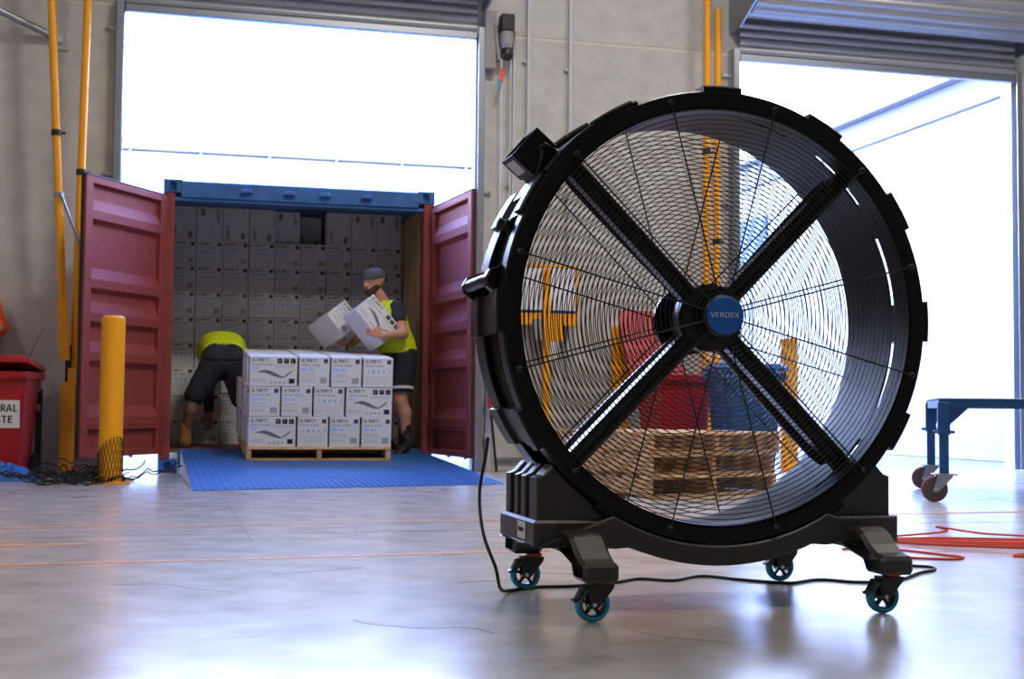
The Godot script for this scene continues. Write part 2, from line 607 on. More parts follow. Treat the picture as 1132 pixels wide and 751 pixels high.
func roller_door(called: String, a: float, b: float) -> void:
	var n := struct_node(called)
	var wc := WALL_W + 0.07
	# the curtain's lowest slats, hanging below the roll
	var s := mb()
	var prof := []
	for k in 9:
		prof.append(Vector2(0.028 * sin(PI * k / 8.0), -0.0425 + 0.085 * k / 8.0))
	for k in 9:
		prof.append(Vector2(0.028 * sin(PI * (8 - k) / 8.0) - 0.004, 0.0425 - 0.085 * k / 8.0))
	var xs := Transform3D(ALONG, Vector3.ZERO)
	prism(s, prof, -b + 0.01, -a - 0.01, xs, 0.0, 1)
	var slat := finish(s, M.curtain_steel)
	for k in 4:
		put("slat", slat, n, Transform3D(Basis(), Vector3(0, 4.175 + 0.085 * k, wc)))
	s = mb()
	box(s, Vector3((a + b) / 2, 4.10, wc), Vector3(b - a - 0.02, 0.07, 0.05), 0.008)
	obj("bottom_rail", s, M.galvanised, n)
	# the roll of curtain above
	s = mb()
	var pr := []
	var cyl := 180
	for k in cyl:
		var an := TAU * k / cyl
		var r: float = 0.285 + 0.024 * absf(sin(an * 9.0))
		pr.append(Vector2(r * cos(an), r * sin(an)))
	prism(s, pr, -b - 0.02, -a + 0.02, Transform3D(ALONG, Vector3(0, 4.74, wc + 0.27)), 0.0, 1)
	obj("curtain_roll", s, M.curtain_steel, n)
	for t in [a - 0.06, b + 0.06]:
		s = mb()
		prism(s, [Vector2(-0.07, 4.35), Vector2(0.18, 4.35), Vector2(0.64, 4.55), Vector2(0.64, 4.95), Vector2(0.5, 5.1), Vector2(-0.07, 5.1)], -t - 0.012, -t + 0.012, Transform3D(ALONG, Vector3(0, 0, wc)), 0.002)
		obj("end_bracket", s, M.galvanised, n)
	for e in [[a, -1.0], [b, 1.0]]:
		s = mb()
		var c: float = e[0] + e[1] * 0.028
		box(s, Vector3(c + e[1] * 0.005, 2.09, WALL_W + 0.008), Vector3(0.085, 4.18, 0.016), 0.003)
		box(s, Vector3(c, 2.09, WALL_W + 0.105), Vector3(0.06, 4.18, 0.01), 0.002)
		box(s, Vector3(c + e[1] * 0.03, 2.09, WALL_W + 0.055), Vector3(0.01, 4.18, 0.1), 0.002)
		obj("guide_rail", s, M.galvanised, n)
		for y in [0.6, 1.5, 2.62, 3.92]:
			s = mb()
			box(s, Vector3(e[0] + e[1] * 0.10, y, WALL_W + 0.02), Vector3(0.10, 0.035, 0.02), 0.004)
			rod(s, Vector3(e[0] + e[1] * 0.12, y, WALL_W + 0.02), Vector3(e[0] + e[1] * 0.12, y, WALL_W + 0.05), 0.012, 8)
			obj("rail_bracket", s, M.bright_bolt, n)

# ---------------------------------------------------------------- outside
func outside() -> void:
	slab("ground", Vector3(-60, -0.25, -70), Vector3(70, -0.012, WALL_W - 0.25), M.apron)
	# white shed standing at right angles beyond the right door
	var n := thing("clad_shed", "pale clad shed with a grey gutter seen through the right roller door", "building", XW * Transform3D(Basis(), Vector3(9.8, 0, 0)))
	var s := mb()
	box(s, Vector3(4, 2.2, -13), Vector3(8, 4.42, 23), 0.0)
	obj("wall", s, M.pale_cladding, n)
	s = mb()
	box(s, Vector3(4, 4.66, -13), Vector3(8.1, 0.5, 23.1), 0.01)
	obj("fascia", s, M.fascia_grey, n)
	s = mb()
	prism(s, [Vector2(0, 0), Vector2(0.14, 0), Vector2(0.14, 0.13), Vector2(0.12, 0.13), Vector2(0.12, 0.02), Vector2(0.02, 0.02), Vector2(0.02, 0.13), Vector2(0, 0.13)], -24.5, -1.4, Transform3D(Basis(), Vector3(-0.2, 4.80, 0)))
	obj("gutter", s, M.gutter, n)
	s = mb()
	box(s, Vector3(4, 0.18, -13), Vector3(8.04, 0.36, 23.04), 0.0)
	obj("plinth", s, M.pale_cladding, n)
	s = mb()
	box(s, Vector3(-0.02, 3.5, -9.6), Vector3(0.05, 0.75, 2.6), 0.01)
	obj("louvre_panel", s, M.blue_shutter, n)
	s = mb()
	box(s, Vector3(-0.02, 1.5, -10.2), Vector3(0.05, 2.9, 2.6), 0.01)
	obj("shutter", s, M.gutter, n)
	# long white warehouse on the far side of the yard
	n = thing("long_warehouse", "long pale warehouse across the yard seen above the container", "building", XW * Transform3D(Basis(), Vector3(0, 0, -28)))
	s = mb()
	box(s, Vector3(-2, 4.0, -5), Vector3(60, 8.02, 10), 0.0)
	obj("wall", s, M.pale_cladding, n)
	s = mb()
	box(s, Vector3(-2, 8.2, 0.12), Vector3(60.2, 0.34, 0.24), 0.03)
	obj("gutter", s, M.gutter, n)
	s = mb()
	for k in 30:
		box(s, Vector3(-31 + k * 2.0, 7.92, 0.08), Vector3(0.08, 0.22, 0.16), 0.01)
	obj("gutter_brackets", s, M.gutter, n)
	s = mb()
	prism(s, [Vector2(0.2, 8.3), Vector2(-5, 8.9), Vector2(-10.2, 8.3)], -28, 32, Transform3D(ALONG, Vector3.ZERO))
	obj("roof", s, M.pale_cladding, n)

# ---------------------------------------------------------------- the shipping container
func container() -> void:
	var n := thing("shipping_container", "open blue shipping container with red doors backed up to the doorway", "container", XW)
	var L := 6.06
	var Wd := 2.438
	var s := mb()
	# header over the doors
	s = mb()
	box(s, Vector3(Wd / 2, 2.505, -0.06), Vector3(Wd - 0.30, 0.15, 0.12), 0.008)
	box(s, Vector3(Wd / 2, 2.42, -0.10), Vector3(Wd - 0.12, 0.03, 0.16), 0.004)
	obj("door_header", s, M.container_blue, n)
	for t in [0.72, 1.10, 1.42, 1.80]:
		s = mb()
		prism(s, [Vector2(-0.05, 0), Vector2(0.05, 0), Vector2(0.035, 0.035), Vector2(-0.035, 0.035)], 0.0, 0.045, Transform3D(Basis(), Vector3(t, 2.49, 0)), 0.004)
		obj("lock_keeper", s, M.container_blue, n)
	# corner castings, with their oval holes
	for t in [0.081, Wd - 0.081]:
		for y in [0.059, 2.532]:
			s = mb()
			var hole := []
			for k in 16:
				hole.append(Vector2(0.028 * cos(-TAU * k / 16.0), 0.038 * sin(-TAU * k / 16.0)))
			for e in [[-0.081, -0.028, -0.059, 0.059], [0.028, 0.081, -0.059, 0.059], [-0.028, 0.028, 0.038, 0.059], [-0.028, 0.028, -0.059, -0.038]]:
				box(s, Vector3((e[0] + e[1]) / 2, (e[2] + e[3]) / 2, -0.08), Vector3(e[1] - e[0], e[3] - e[2], 0.178), 0.004)
			box(s, Vector3(0, 0, -0.1), Vector3(0.06, 0.08, 0.12))
			obj("corner_casting", s, M.container_blue, n, Transform3D(Basis(), Vector3(t, y, -0.012)))
	for t in [0.05, Wd - 0.05]:
		s = mb()
		box(s, Vector3(t, 1.295, -0.09), Vector3(0.10, 2.36, 0.16), 0.008)
		obj("corner_post", s, M.container_red, n)
	s = mb()
	box(s, Vector3(Wd / 2, 0.13, -0.08), Vector3(Wd - 0.34, 0.14, 0.14), 0.006)
	obj("door_sill", s, M.container_blue, n)
	# corrugated sides, roof, end
	for side in [0, 1]:
		s = mb()
		var p := []
		var z := -0.17
		while z > -L + 0.25:
			p.append_array([Vector2(z, 0.0), Vector2(z - 0.09, 0.0), Vector2(z - 0.14, 0.036), Vector2(z - 0.23, 0.036)])
			z -= 0.28
		var q := []
		for v in p:
			q.append(v + Vector2(0, 0.004))
		q.reverse()
		p.append_array(q)
		# profile (z, depth) extruded upwards
		var bs := Basis(Vector3(0, 0, 1), Vector3(1 if side == 0 else -1, 0, 0), Vector3(0, 1, 0)) if side == 0 else Basis(Vector3(0, 0, 1), Vector3(-1, 0, 0), Vector3(0, -1, 0))
		if side == 0:
			prism(s, p, 0.16, 2.50, Transform3D(bs, Vector3(0.02, 0, 0)))
		else:
			prism(s, p, -2.50, -0.16, Transform3D(bs, Vector3(Wd - 0.02, 0, 0)))
		obj("side_wall", s, M.container_lining, n)
		s = mb()
		box(s, Vector3(0.03 if side == 0 else Wd - 0.03, 2.52, -L / 2), Vector3(0.06, 0.08, L - 0.3), 0.004)
		box(s, Vector3(0.03 if side == 0 else Wd - 0.03, 0.12, -L / 2), Vector3(0.06, 0.12, L - 0.3), 0.004)
		obj("side_rail", s, M.container_blue, n)
	s = mb()
	box(s, Vector3(Wd / 2, 2.575, -L / 2), Vector3(Wd - 0.02, 0.02, L - 0.05), 0.002)
	obj("roof", s, M.container_blue, n)
	s = mb()
	box(s, Vector3(Wd / 2, DECK - 0.016, -L / 2 - 0.005), Vector3(Wd - 0.08, 0.03, L - 0.06), 0.002)
	obj("deck", s, M.plywood_floor, n)
	s = mb()
	box(s, Vector3(Wd / 2, 1.36, -L + 0.03), Vector3(Wd - 0.04, 2.4, 0.05), 0.002)
	obj("end_wall", s, M.container_lining, n)
	container_door(n, Vector3(0.02, 0, 0.03), deg_to_rad(123.0), 1.0)
	container_door(n, Vector3(Wd - 0.02, 0, 0.03), deg_to_rad(96.0), -1.0)

# a door leaf in its own frame: x from the hinge to the free edge, z = inner face towards the viewer
func container_door(parent: Node, hinge: Vector3, open: float, side: float) -> void:
	var dirx := Vector3(side * cos(open), 0, sin(open))
	# right-handed frame: x along the leaf, y up, z = x cross y; the inner face is -z for the left leaf and +z for the right one
	var B := Basis(dirx, Vector3.UP, dirx.cross(Vector3.UP))
	var zs := -1.0 if side > 0 else 1.0
	var d := joint("door", parent, Transform3D(B, hinge))
	var H0 := 0.17
	var H1 := 2.43
	var Wl := 1.165
	var s := mb()
	box(s, Vector3(0.05, (H0 + H1) / 2, 0), Vector3(0.10, H1 - H0, 0.055), 0.008)
	box(s, Vector3(Wl - 0.05, (H0 + H1) / 2, 0), Vector3(0.10, H1 - H0, 0.055), 0.008)
	box(s, Vector3(Wl / 2, H1 - 0.03, 0), Vector3(Wl - 0.18, 0.06, 0.05), 0.006)
	box(s, Vector3(Wl / 2, H0 + 0.03, 0), Vector3(Wl - 0.18, 0.06, 0.05), 0.006)
	box(s, Vector3(Wl / 2, H0 + 0.235, zs * 0.012), Vector3(Wl - 0.2, 0.025, 0.03), 0.006)
	obj("door_frame", s, M.container_red, d)
	# the panel: horizontal corrugations standing proud of the inner face
	var ridges := [0.135, 0.38, 0.50, 0.64, 0.87]
	var pts := [Vector2(0.0, H1 - 0.05)]
	for r in ridges:
		var c: float = H1 - r * (H1 - H0)
		pts.append_array([Vector2(-0.018, c + 0.125), Vector2(0.028, c + 0.03), Vector2(0.028, c - 0.04), Vector2(-0.018, c - 0.075)])
	pts.append(Vector2(-0.018, H0 + 0.05))
	pts[0] = Vector2(-0.018, H1 - 0.05)
	var back := []
	for v in pts:
		back.append(v + Vector2(-0.005, 0))
	back.reverse()
	var prof := pts + back
	s = mb()
	if zs > 0:
		prism(s, prof, -(Wl - 0.08), -0.08, Transform3D(ALONG, Vector3.ZERO))
	else:
		var mir := []
		for v in prof:
			mir.append(Vector2(-v.x, v.y))
		prism(s, mir, -(Wl - 0.08), -0.08, Transform3D(ALONG, Vector3.ZERO))
	obj("corrugated_panel", s, M.container_red, d)
	s = mb()
	for e in [[Vector3(Wl + 0.006, (H0 + H1) / 2, 0), Vector3(0.012, H1 - H0, 0.03)], [Vector3(Wl / 2, H1 + 0.006, 0), Vector3(Wl, 0.012, 0.05)]]:
		box(s, e[0], e[1], 0.003)
	obj("seal", s, M.gasket, d)
	# rods and hinges on the outer face
	for x in [0.35, 0.82]:
		s = mb()
		rod(s, Vector3(x, H0 - 0.02, -zs * 0.06), Vector3(x, H1 + 0.02, -zs * 0.06), 0.017, 8)
		for y in [0.5, 1.3, 2.1]:
			box(s, Vector3(x, y, -zs * 0.045), Vector3(0.1, 0.06, 0.04), 0.005)
		obj("locking_bar", s, M.galvanised, d)
	for y in [0.4, 0.95, 1.6, 2.25]:
		s = mb()
		box(s, Vector3(0.0, y, -zs * 0.022), Vector3(0.12, 0.14, 0.02), 0.004)
		rod(s, Vector3(-0.02, y - 0.07, -zs * 0.02), Vector3(-0.02, y + 0.07, -zs * 0.02), 0.02, 8)
		obj("hinge", s, M.container_red, d)

func ramp() -> void:
	var n := thing("loading_ramp", "blue ribbed steel ramp leading up into the container", "ramp", XW)
	var s := mb()
	# deck corners (t, w): far left, far right, near right, near left
	var fl := Vector3(0.19, DECK, 0.05)
	var fr := Vector3(2.28, DECK, 0.05)
	var nr := Vector3(2.62, 0.006, 1.98)
	var nl := Vector3(0.24, 0.006, 2.52)
	var cen := (fl + fr + nr + nl) / 4 + Vector3(0, -0.05, 0)
	var dn := func(v: Vector3): return Vector3(v.x, maxf(0.001, v.y - 0.012), v.z)
	cpoly(s, [fl, fr, nr, nl], cen)
	cpoly(s, [dn.call(fl), dn.call(fr), dn.call(nr), dn.call(nl)], cen + Vector3(0, 0.06, 0))
	for e in [[fl, fr], [fr, nr], [nr, nl], [nl, fl]]:
		cpoly(s, [e[0], e[1], dn.call(e[1]), dn.call(e[0])], cen)
	obj("deck_plate", s, M.ramp_blue, n)
	# raised tread bars running up the slope
	var bar := mb()
	var count := 46
	for k in count:
		var f := (k + 0.5) / count
		var a := fl.lerp(fr, f)
		var b := nl.lerp(nr, f)
		var d := b - a
		var l := d.length()
		var zz := d / l
		var xx := Vector3.UP.cross(zz).normalized()
		var up := zz.cross(xx)
		box(bar, (a + b) / 2 + up * 0.003, Vector3(0.014, 0.006, l * 0.97), 0.0, Basis(xx, up, zz))
	obj("tread_bars", bar, M.ramp_blue, n).set_meta("kind", "stuff")
	for e in [[fl, nl, 1.0], [fr, nr, -1.0]]:
		s = mb()
		var a: Vector3 = e[0]
		var b: Vector3 = e[1]
		var inx := Vector3(0.03 * e[2], 0, 0)
		cpoly(s, [a + Vector3(0, -0.013, 0), Vector3(a.x, 0.002, a.z), Vector3(b.x, 0.002, b.z)], cen)
		cpoly(s, [a + inx + Vector3(0, -0.013, 0), Vector3(a.x, 0.002, a.z) + inx, Vector3(b.x, 0.002, b.z) + inx], cen + Vector3(-2.2 * e[2], 0, 0))
		cpoly(s, [a + Vector3(0, -0.013, 0), Vector3(a.x, 0.002, a.z), Vector3(a.x, 0.002, a.z) + inx, a + inx + Vector3(0, -0.013, 0)], cen)
		obj("side_cheek", s, M.ramp_white, n)

# ---------------------------------------------------------------- the drum fan
const FC := Vector3(0.0, 0.878, 0.0)

func drum_fan() -> void:
	var n := thing("drum_fan", "large black drum fan on a wheeled base with round wire guard", "fan", XF)
	var ax := Transform3D(Basis(), FC)
	var s := mb()
	# front ring with twelve lugs
	lathe(s, [Vector2(0.627, 0.14), Vector2(0.678, 0.14), Vector2(0.686, 0.148), Vector2(0.686, 0.203), Vector2(0.680, 0.212), Vector2(0.637, 0.212), Vector2(0.629, 0.205)], 120, ax, true)
	for k in 12:
		var c := deg_to_rad(30.0 * k)
		var hw := deg_to_rad(5.2)
		lathe(s, [Vector2(0.66, 0.142), Vector2(0.699, 0.142), Vector2(0.703, 0.148), Vector2(0.703, 0.203), Vector2(0.697, 0.2095), Vector2(0.66, 0.2095)], 5, ax, true, true, c - hw, c + hw)
	lathe(s, [Vector2(0.66, 0.142), Vector2(0.694, 0.142), Vector2(0.697, 0.148), Vector2(0.697, 0.203), Vector2(0.692, 0.2092), Vector2(0.66, 0.2092)], 14, ax, true, true, deg_to_rad(113.5), deg_to_rad(143.5))
	obj("front_ring", s, M.drum_plastic, n)
	# shell: inner skin plus raised bands outside, a narrow gap behind the front ring bridged at the lugs
	s = mb()
	lathe(s, rect_ring(0.645, 0.649, -0.20, 0.076), 120, ax, true)
	lathe(s, rect_ring(0.645, 0.655, 0.100, 0.141), 120, ax, true)
	for gz in [-0.085, -0.06, -0.035, -0.01, 0.015]:
		lathe(s, rect_ring(0.6495, 0.654, gz, gz + 0.012), 120, ax, true)
	obj("drum_shell", s, M.drum_plastic, n)
	for b in [[0.03, 0.074, 0.655], [0.101, 0.139, 0.676], [-0.20, -0.095, 0.672]]:
		s = mb()
		lathe(s, [Vector2(0.6485, b[0]), Vector2(b[2] - 0.003, b[0]), Vector2(b[2], b[0] + 0.004), Vector2(b[2], b[1] - 0.004), Vector2(b[2] - 0.003, b[1]), Vector2(0.6485, b[1])], 120, ax, true)
		obj("drum_band", s, M.drum_plastic, n)
	for k in 12:
		s = mb()
		var c := deg_to_rad(30.0 * k)
		var hw := deg_to_rad(5.2)
		lathe(s, [Vector2(0.646, -0.198), Vector2(0.683, -0.198), Vector2(0.687, -0.194), Vector2(0.687, -0.10), Vector2(0.674, -0.09), Vector2(0.674, 0.03), Vector2(0.687, 0.04), Vector2(0.687, 0.145), Vector2(0.646, 0.145)], 4, ax, true, true, c - hw, c + hw)
		obj("drum_rib", s, M.drum_plastic, n)
	# guards
	for e in [[0.2155, "front"], [-0.196, "rear"]]:
		s = mb()
		var r := 0.072
		while r < 0.628:
			var p := []
			for k in 5:
				p.append(Vector2(r + 0.0017 * cos(TAU * k / 5.0), e[0] + 0.0017 * sin(TAU * k / 5.0)))
			lathe(s, p, 96, ax, true, false)
			r += 0.01455
		var gr := obj("guard_rings", s, M.guard_wire, n)
		gr.set_meta("kind", "stuff")
		for k in 12:
			s = mb()
			var a := deg_to_rad(15.0 + 30.0 * k)
			var u := Vector3(cos(a), sin(a), 0)
			var zoff: float = e[0] + (0.003 if e[1] == "front" else 0.003)
			var end := 0.655 if e[1] == "front" else 0.648
			tube(s, [FC + u * 0.05 + Vector3(0, 0, zoff), FC + u * (end - 0.03) + Vector3(0, 0, zoff), FC + u * end + Vector3(0, 0, zoff - (0.004 if e[1] == "front" else 0.0))], 0.0026, 6)
			obj("guard_spoke", s, M.guard_wire, n)
	for k in 12:
		s = mb()
		var a := deg_to_rad(15.0 + 30.0 * k)
		var u := Vector3(cos(a), sin(a), 0)
		lathe(s, [Vector2(0, -0.006), Vector2(0.010, -0.006), Vector2(0.010, 0.005), Vector2(0.006, 0.010), Vector2(0, 0.011)], 10, Transform3D(Basis(), FC + u * 0.658 + Vector3(0, 0, 0.213)))
		obj("guard_knob", s, M.guard_wire, n)
	# struts
	for k in 4:
		s = mb()
		var a := deg_to_rad(45.0 + 90.0 * k)
		var B := Basis(Vector3(0, 0, 1), a)
		var hw := 0.027
		var sec := [Vector2(-hw, -0.02), Vector2(-0.02, -hw), Vector2(0.02, -hw), Vector2(hw, -0.02), Vector2(hw, 0.018), Vector2(0.02, hw), Vector2(0.008, hw), Vector2(0.005, 0.018), Vector2(-0.005, 0.018), Vector2(-0.008, hw), Vector2(-0.02, hw), Vector2(-hw, 0.018)]
		# section (across, front) run outwards along local x
		prism(s, sec, 0.06, 0.647, Transform3D(B * Basis(Vector3(0, 1, 0), Vector3(0, 0, 1), Vector3(1, 0, 0)), FC + Vector3(0, 0, 0.10)))
		obj("motor_strut", s, M.strut_metal, n)
	# motor and rotor
	s = mb()
	lathe(s, [Vector2(0, -0.19), Vector2(0.05, -0.19), Vector2(0.078, -0.175), Vector2(0.085, -0.15), Vector2(0.085, -0.11), Vector2(0.104, -0.106), Vector2(0.108, -0.10), Vector2(0.108, -0.085), Vector2(0.085, -0.08), Vector2(0.085, -0.075), Vector2(0.0, -0.075)], 40, ax, false, true)
	obj("motor", s, M.motor_metal, n)
	s = mb()
	lathe(s, [Vector2(0, 0.05), Vector2(0.07, 0.05), Vector2(0.095, 0.058), Vector2(0.105, 0.07), Vector2(0.105, 0.12), Vector2(0.098, 0.13), Vector2(0.07, 0.134), Vector2(0.07, 0.15), Vector2(0.0, 0.15)], 40, ax)
	obj("strut_hub", s, M.black_plastic, n)
	s = mb()
	lathe(s, [Vector2(0, -0.07), Vector2(0.06, -0.07), Vector2(0.075, -0.06), Vector2(0.075, 0.04), Vector2(0.06, 0.049), Vector2(0, 0.049)], 32, ax)
	obj("rotor_hub", s, M.motor_metal, n)
	for k in 4:
		s = mb()
		var a := deg_to_rad(45.0 + 90.0 * k)
		var B := Basis(Vector3(0, 0, 1), a)
		var rings := []
		var segs := 12
		for i in segs + 1:
			var f := float(i) / segs
			var r := lerpf(0.065, 0.625, f)
			var chord := lerpf(0.062, 0.082, sin(f * PI * 0.8)) * (1.0 if f < 0.93 else 0.8)
			var pitch := deg_to_rad(lerpf(50.0, 30.0, f))
			var o := []
			for q in 10:
				var an := TAU * q / 10.0
				var cx := cos(an) * chord / 2
				var cz := sin(an) * 0.005 + 0.012 * (1.0 - pow(2.0 * cx / chord, 2.0))
				o.append(FC + B * Vector3(r, cx * cos(pitch) - cz * sin(pitch), cx * sin(pitch) + cz * cos(pitch) + 0.030))
			rings.append(o)
		loft(s, rings, 1)
		obj("fan_blade", s, M.blade_plastic, n)
	# badge at the centre of the guard
	s = mb()
	lathe(s, [Vector2(0, 0.205), Vector2(0.060, 0.205), Vector2(0.064, 0.209), Vector2(0.064, 0.220), Vector2(0.060, 0.224), Vector2(0.0, 0.224)], 40, ax)
	var hubp := obj("guard_hub", s, M.black_plastic, n)
	s = mb()
	lathe(s, [Vector2(0.058, 0.222), Vector2(0.058, 0.226), Vector2(0.055, 0.228), Vector2(0, 0.2283)], 48, ax)
	var cap := obj("badge", s, M.badge_blue, n)
	lettering("VERDEX", 0.0145, M.badge_silver, cap, Transform3D(Basis(Vector3(0, 0, 1), 0.0), FC + Vector3(-0.002, 0.001, 0.2290)), false, 1.33)
	fan_fittings(n)
	fan_base(n)

func at_angle(deg: float, r: float, z: float) -> Transform3D:   # x tangential (clockwise), y radial outwards, z to the front
	var a := deg_to_rad(deg)
	var u := Vector3(cos(a), sin(a), 0)
	return Transform3D(Basis(Vector3(sin(a), -cos(a), 0), u, Vector3(0, 0, 1)), FC + u * r + Vector3(0, 0, z))

func fan_fittings(n: Node) -> void:
	# control box on the upper left of the drum, its face recessed under a hood
	var cb := joint("control_box", n, at_angle(139.5, 0.688, 0.06))
	var s := mb()
	var w := 0.118
	var d := 0.13
	var h := 0.082
	box(s, Vector3(0, 0.012, 0), Vector3(w - 0.01, 0.03, d - 0.01), 0.004)
	for e in [[Vector3(-w / 2 + 0.004, h / 2 + 0.02, 0), Vector3(0.008, h, d)], [Vector3(w / 2 - 0.004, h / 2 + 0.02, 0), Vector3(0.008, h, d)], [Vector3(0, h / 2 + 0.02, -d / 2 + 0.004), Vector3(w - 0.016, h, 0.008)], [Vector3(0, h / 2 + 0.02, d / 2 - 0.004), Vector3(w - 0.016, h, 0.008)]]:
		box(s, e[0], e[1], 0.002)
	obj("housing", s, M.drum_plastic, cb)
	s = mb()
	box(s, Vector3(0, 0.088, 0), Vector3(w - 0.018, 0.012, d - 0.018), 0.002)
	obj("face_plate", s, M.panel_blue_black, cb)
	s = mb()
	box(s, Vector3(-w / 2 - 0.001, 0.062, 0.0), Vector3(0.002, 0.05, 0.08), 0.0005)
	obj("rating_label", s, M.label_grey, cb)
	s = mb()
	tube(s, [Vector3(0.035, 0.035, d / 2), Vector3(0.035, 0.035, d / 2 + 0.014), Vector3(0.035, 0.05, d / 2 + 0.014), Vector3(0.01, 0.058, d / 2 + 0.014), Vector3(0.01, 0.045, d / 2 + 0.014), Vector3(-0.03, 0.02, d / 2 + 0.016), Vector3(-0.09, -0.005, d / 2 + 0.004)], 0.004, 7)
	obj("control_lead", s, M.cord_black, cb)
	# saddle under the box, up to the front ring
	s = mb()
	lathe(s, [Vector2(0.668, -0.04), Vector2(0.69, -0.04), Vector2(0.69, 0.139), Vector2(0.668, 0.139)], 10, Transform3D(Basis(), FC), true, true, deg_to_rad(131.0), deg_to_rad(149.0))
	obj("box_saddle", s, M.drum_plastic, n)
	# cable gland and lead below the box
	s = mb()
	var gx := at_angle(157.0, 0.675, 0.04)
	lathe(s, [Vector2(0, 0), Vector2(0.020, 0), Vector2(0.020, 0.02), Vector2(0.015, 0.023), Vector2(0.015, 0.042), Vector2(0.0, 0.045)], 12, gx * Transform3D(Basis(Vector3(1, 0, 0), -PI / 2), Vector3.ZERO))
	obj("cable_gland", s, M.black_plastic, n)
	# ribbed conduit lying on the drum towards the top
	s = mb()
	var pth := []
	var rad := []
	for k in 33:
		var a := lerpf(137.0, 122.0, k / 32.0)
		pth.append(at_angle(a, 0.708 - 0.008 * k / 32.0, 0.03).origin)
		rad.append((0.013 if k % 2 else 0.009) if k < 18 else 0.010)
	tube(s, pth, rad, 8)
	obj("ribbed_conduit", s, M.black_plastic, n)
	s = mb()
	lathe(s, [Vector2(0.668, -0.05), Vector2(0.692, -0.05), Vector2(0.692, 0.139), Vector2(0.668, 0.139)], 10, Transform3D(Basis(), FC), true, true, deg_to_rad(118.0), deg_to_rad(133.0))
	obj("conduit_saddle", s, M.drum_plastic, n)
	# lifting handle on the left: two wedge brackets and a grip bar along the drum
	var hd := joint("handle", n)
	s = mb()
	var hx := at_angle(172.0, 0.0, 0.0)
	tube(s, [hx * Vector3(0, 0.702, 0.10), hx * Vector3(0, 0.708, 0.06), hx * Vector3(0, 0.708, -0.12), hx * Vector3(0, 0.702, -0.16)], [0.021, 0.019, 0.019, 0.022], 12)
	obj("grip", s, M.drum_plastic, hd)
	for zz in [0.10, -0.185]:
		s = mb()
		prism(s, [Vector2(-0.055, 0.668), Vector2(0.055, 0.668), Vector2(0.026, 0.718), Vector2(0.0, 0.728), Vector2(-0.026, 0.718)], zz, zz + (0.045 if zz > 0 else 0.03), hx, 0.005)
		obj("handle_bracket", s, M.drum_plastic, hd)

func arc_pts(r: float, a0: float, a1: float, k: int) -> Array:
	var o := []
	for i in k + 1:
		var a := deg_to_rad(lerpf(a0, a1, float(i) / k))
		o.append(Vector2(FC.x + r * cos(a), FC.y + r * sin(a)))
	return o

func fan_base(n: Node) -> void:
	# cradle beams front and rear, shaped to the drum
	for e in [[0.07, 0.215], [-0.205, -0.07]]:
		var s := mb()
		var poly := [Vector2(-0.585, 0.192), Vector2(-0.40, 0.192), Vector2(-0.34, 0.186)]
		poly.append_array(arc_pts(0.748, -113.0, -67.0, 20))
		poly.append_array([Vector2(0.34, 0.186), Vector2(0.40, 0.192), Vector2(0.585, 0.192), Vector2(0.585, 0.272), Vector2(0.375, 0.272)])
		poly.append_array(arc_pts(0.687, -60.0, -120.0, 28))
		poly.append(Vector2(-0.375, 0.272))
		prism(s, poly, e[0], e[1], Transform3D(), 0.006)
		obj("cradle_beam", s, M.base_plastic, n)
	for sx in [-1.0, 1.0]:
		var s := mb()
		box(s, Vector3(sx * 0.482, 0.232, 0.005), Vector3(0.206, 0.078, 0.40), 0.008)
		obj("base_block", s, M.base_plastic, n)
		# ribbed upright holding the drum
		s = mb()
		var outer := 0.572
		for zz in [[0.10, 0.185], [0.005, 0.055], [-0.07, -0.03], [-0.17, -0.12]]:
			var poly := [Vector2(outer, 0.265), Vector2(outer, 0.392), Vector2(outer - 0.02, 0.40)]
			for i in 9:
				var a := deg_to_rad(lerpf(-40.5, -58.0, i / 8.0))
				poly.append(Vector2(0.689 * cos(a), FC.y + 0.689 * sin(a)))
			poly.append(Vector2(0.365, 0.265))
			if sx < 0:
				for i in poly.size():
					poly[i].x = -poly[i].x
			prism(s, poly, zz[0], zz[1], Transform3D(), 0.004)
		box(s, Vector3(sx * 0.500, 0.31, 0.0), Vector3(0.07, 0.10, 0.34), 0.004)
		obj("upright", s, M.base_plastic, n)
		# foot, front to back
		s = mb()
		var side := [Vector2(0.428, 0.118), Vector2(0.432, 0.124), Vector2(0.432, 0.160), Vector2(0.424, 0.172), Vector2(0.385, 0.179), Vector2(0.345, 0.200), Vector2(0.305, 0.232), Vector2(0.275, 0.243), Vector2(0.20, 0.246)]
		var bot := [Vector2(-0.428, 0.118), Vector2(-0.33, 0.118), Vector2(-0.31, 0.150), Vector2(-0.18, 0.178), Vector2(0.18, 0.178), Vector2(0.31, 0.150), Vector2(0.33, 0.118)]
		var poly2 := bot.duplicate()
		poly2.append_array(side)
		var rev := side.duplicate()
		rev.reverse()
		for v in rev:
			if v.y > 0.12:
				poly2.append(Vector2(-v.x, v.y))
		var cx: float = sx * 0.455
		prism(s, poly2, -cx - 0.052, -cx + 0.052, Transform3D(ALONG, Vector3.ZERO), 0.011)
		obj("foot", s, M.base_plastic, n)
	# maker's plate on the left end
	var s2 := mb()
	box(s2, Vector3(-0.587, 0.234, 0.075), Vector3(0.003, 0.05, 0.085), 0.001)
	var pl := obj("name_plate", s2, M.label_grey, n)
	lettering("VERDEX", 0.0115, M.ink, pl, Transform3D(Basis(Vector3(0, 1, 0), -PI / 2), Vector3(-0.5893, 0.236, 0.075)), false)
	for c in [Vector3(-0.425, 0, 0.347), Vector3(0.470, 0, 0.365), Vector3(-0.432, 0, -0.332), Vector3(0.500, 0, -0.37)]:
		caster(n, c)

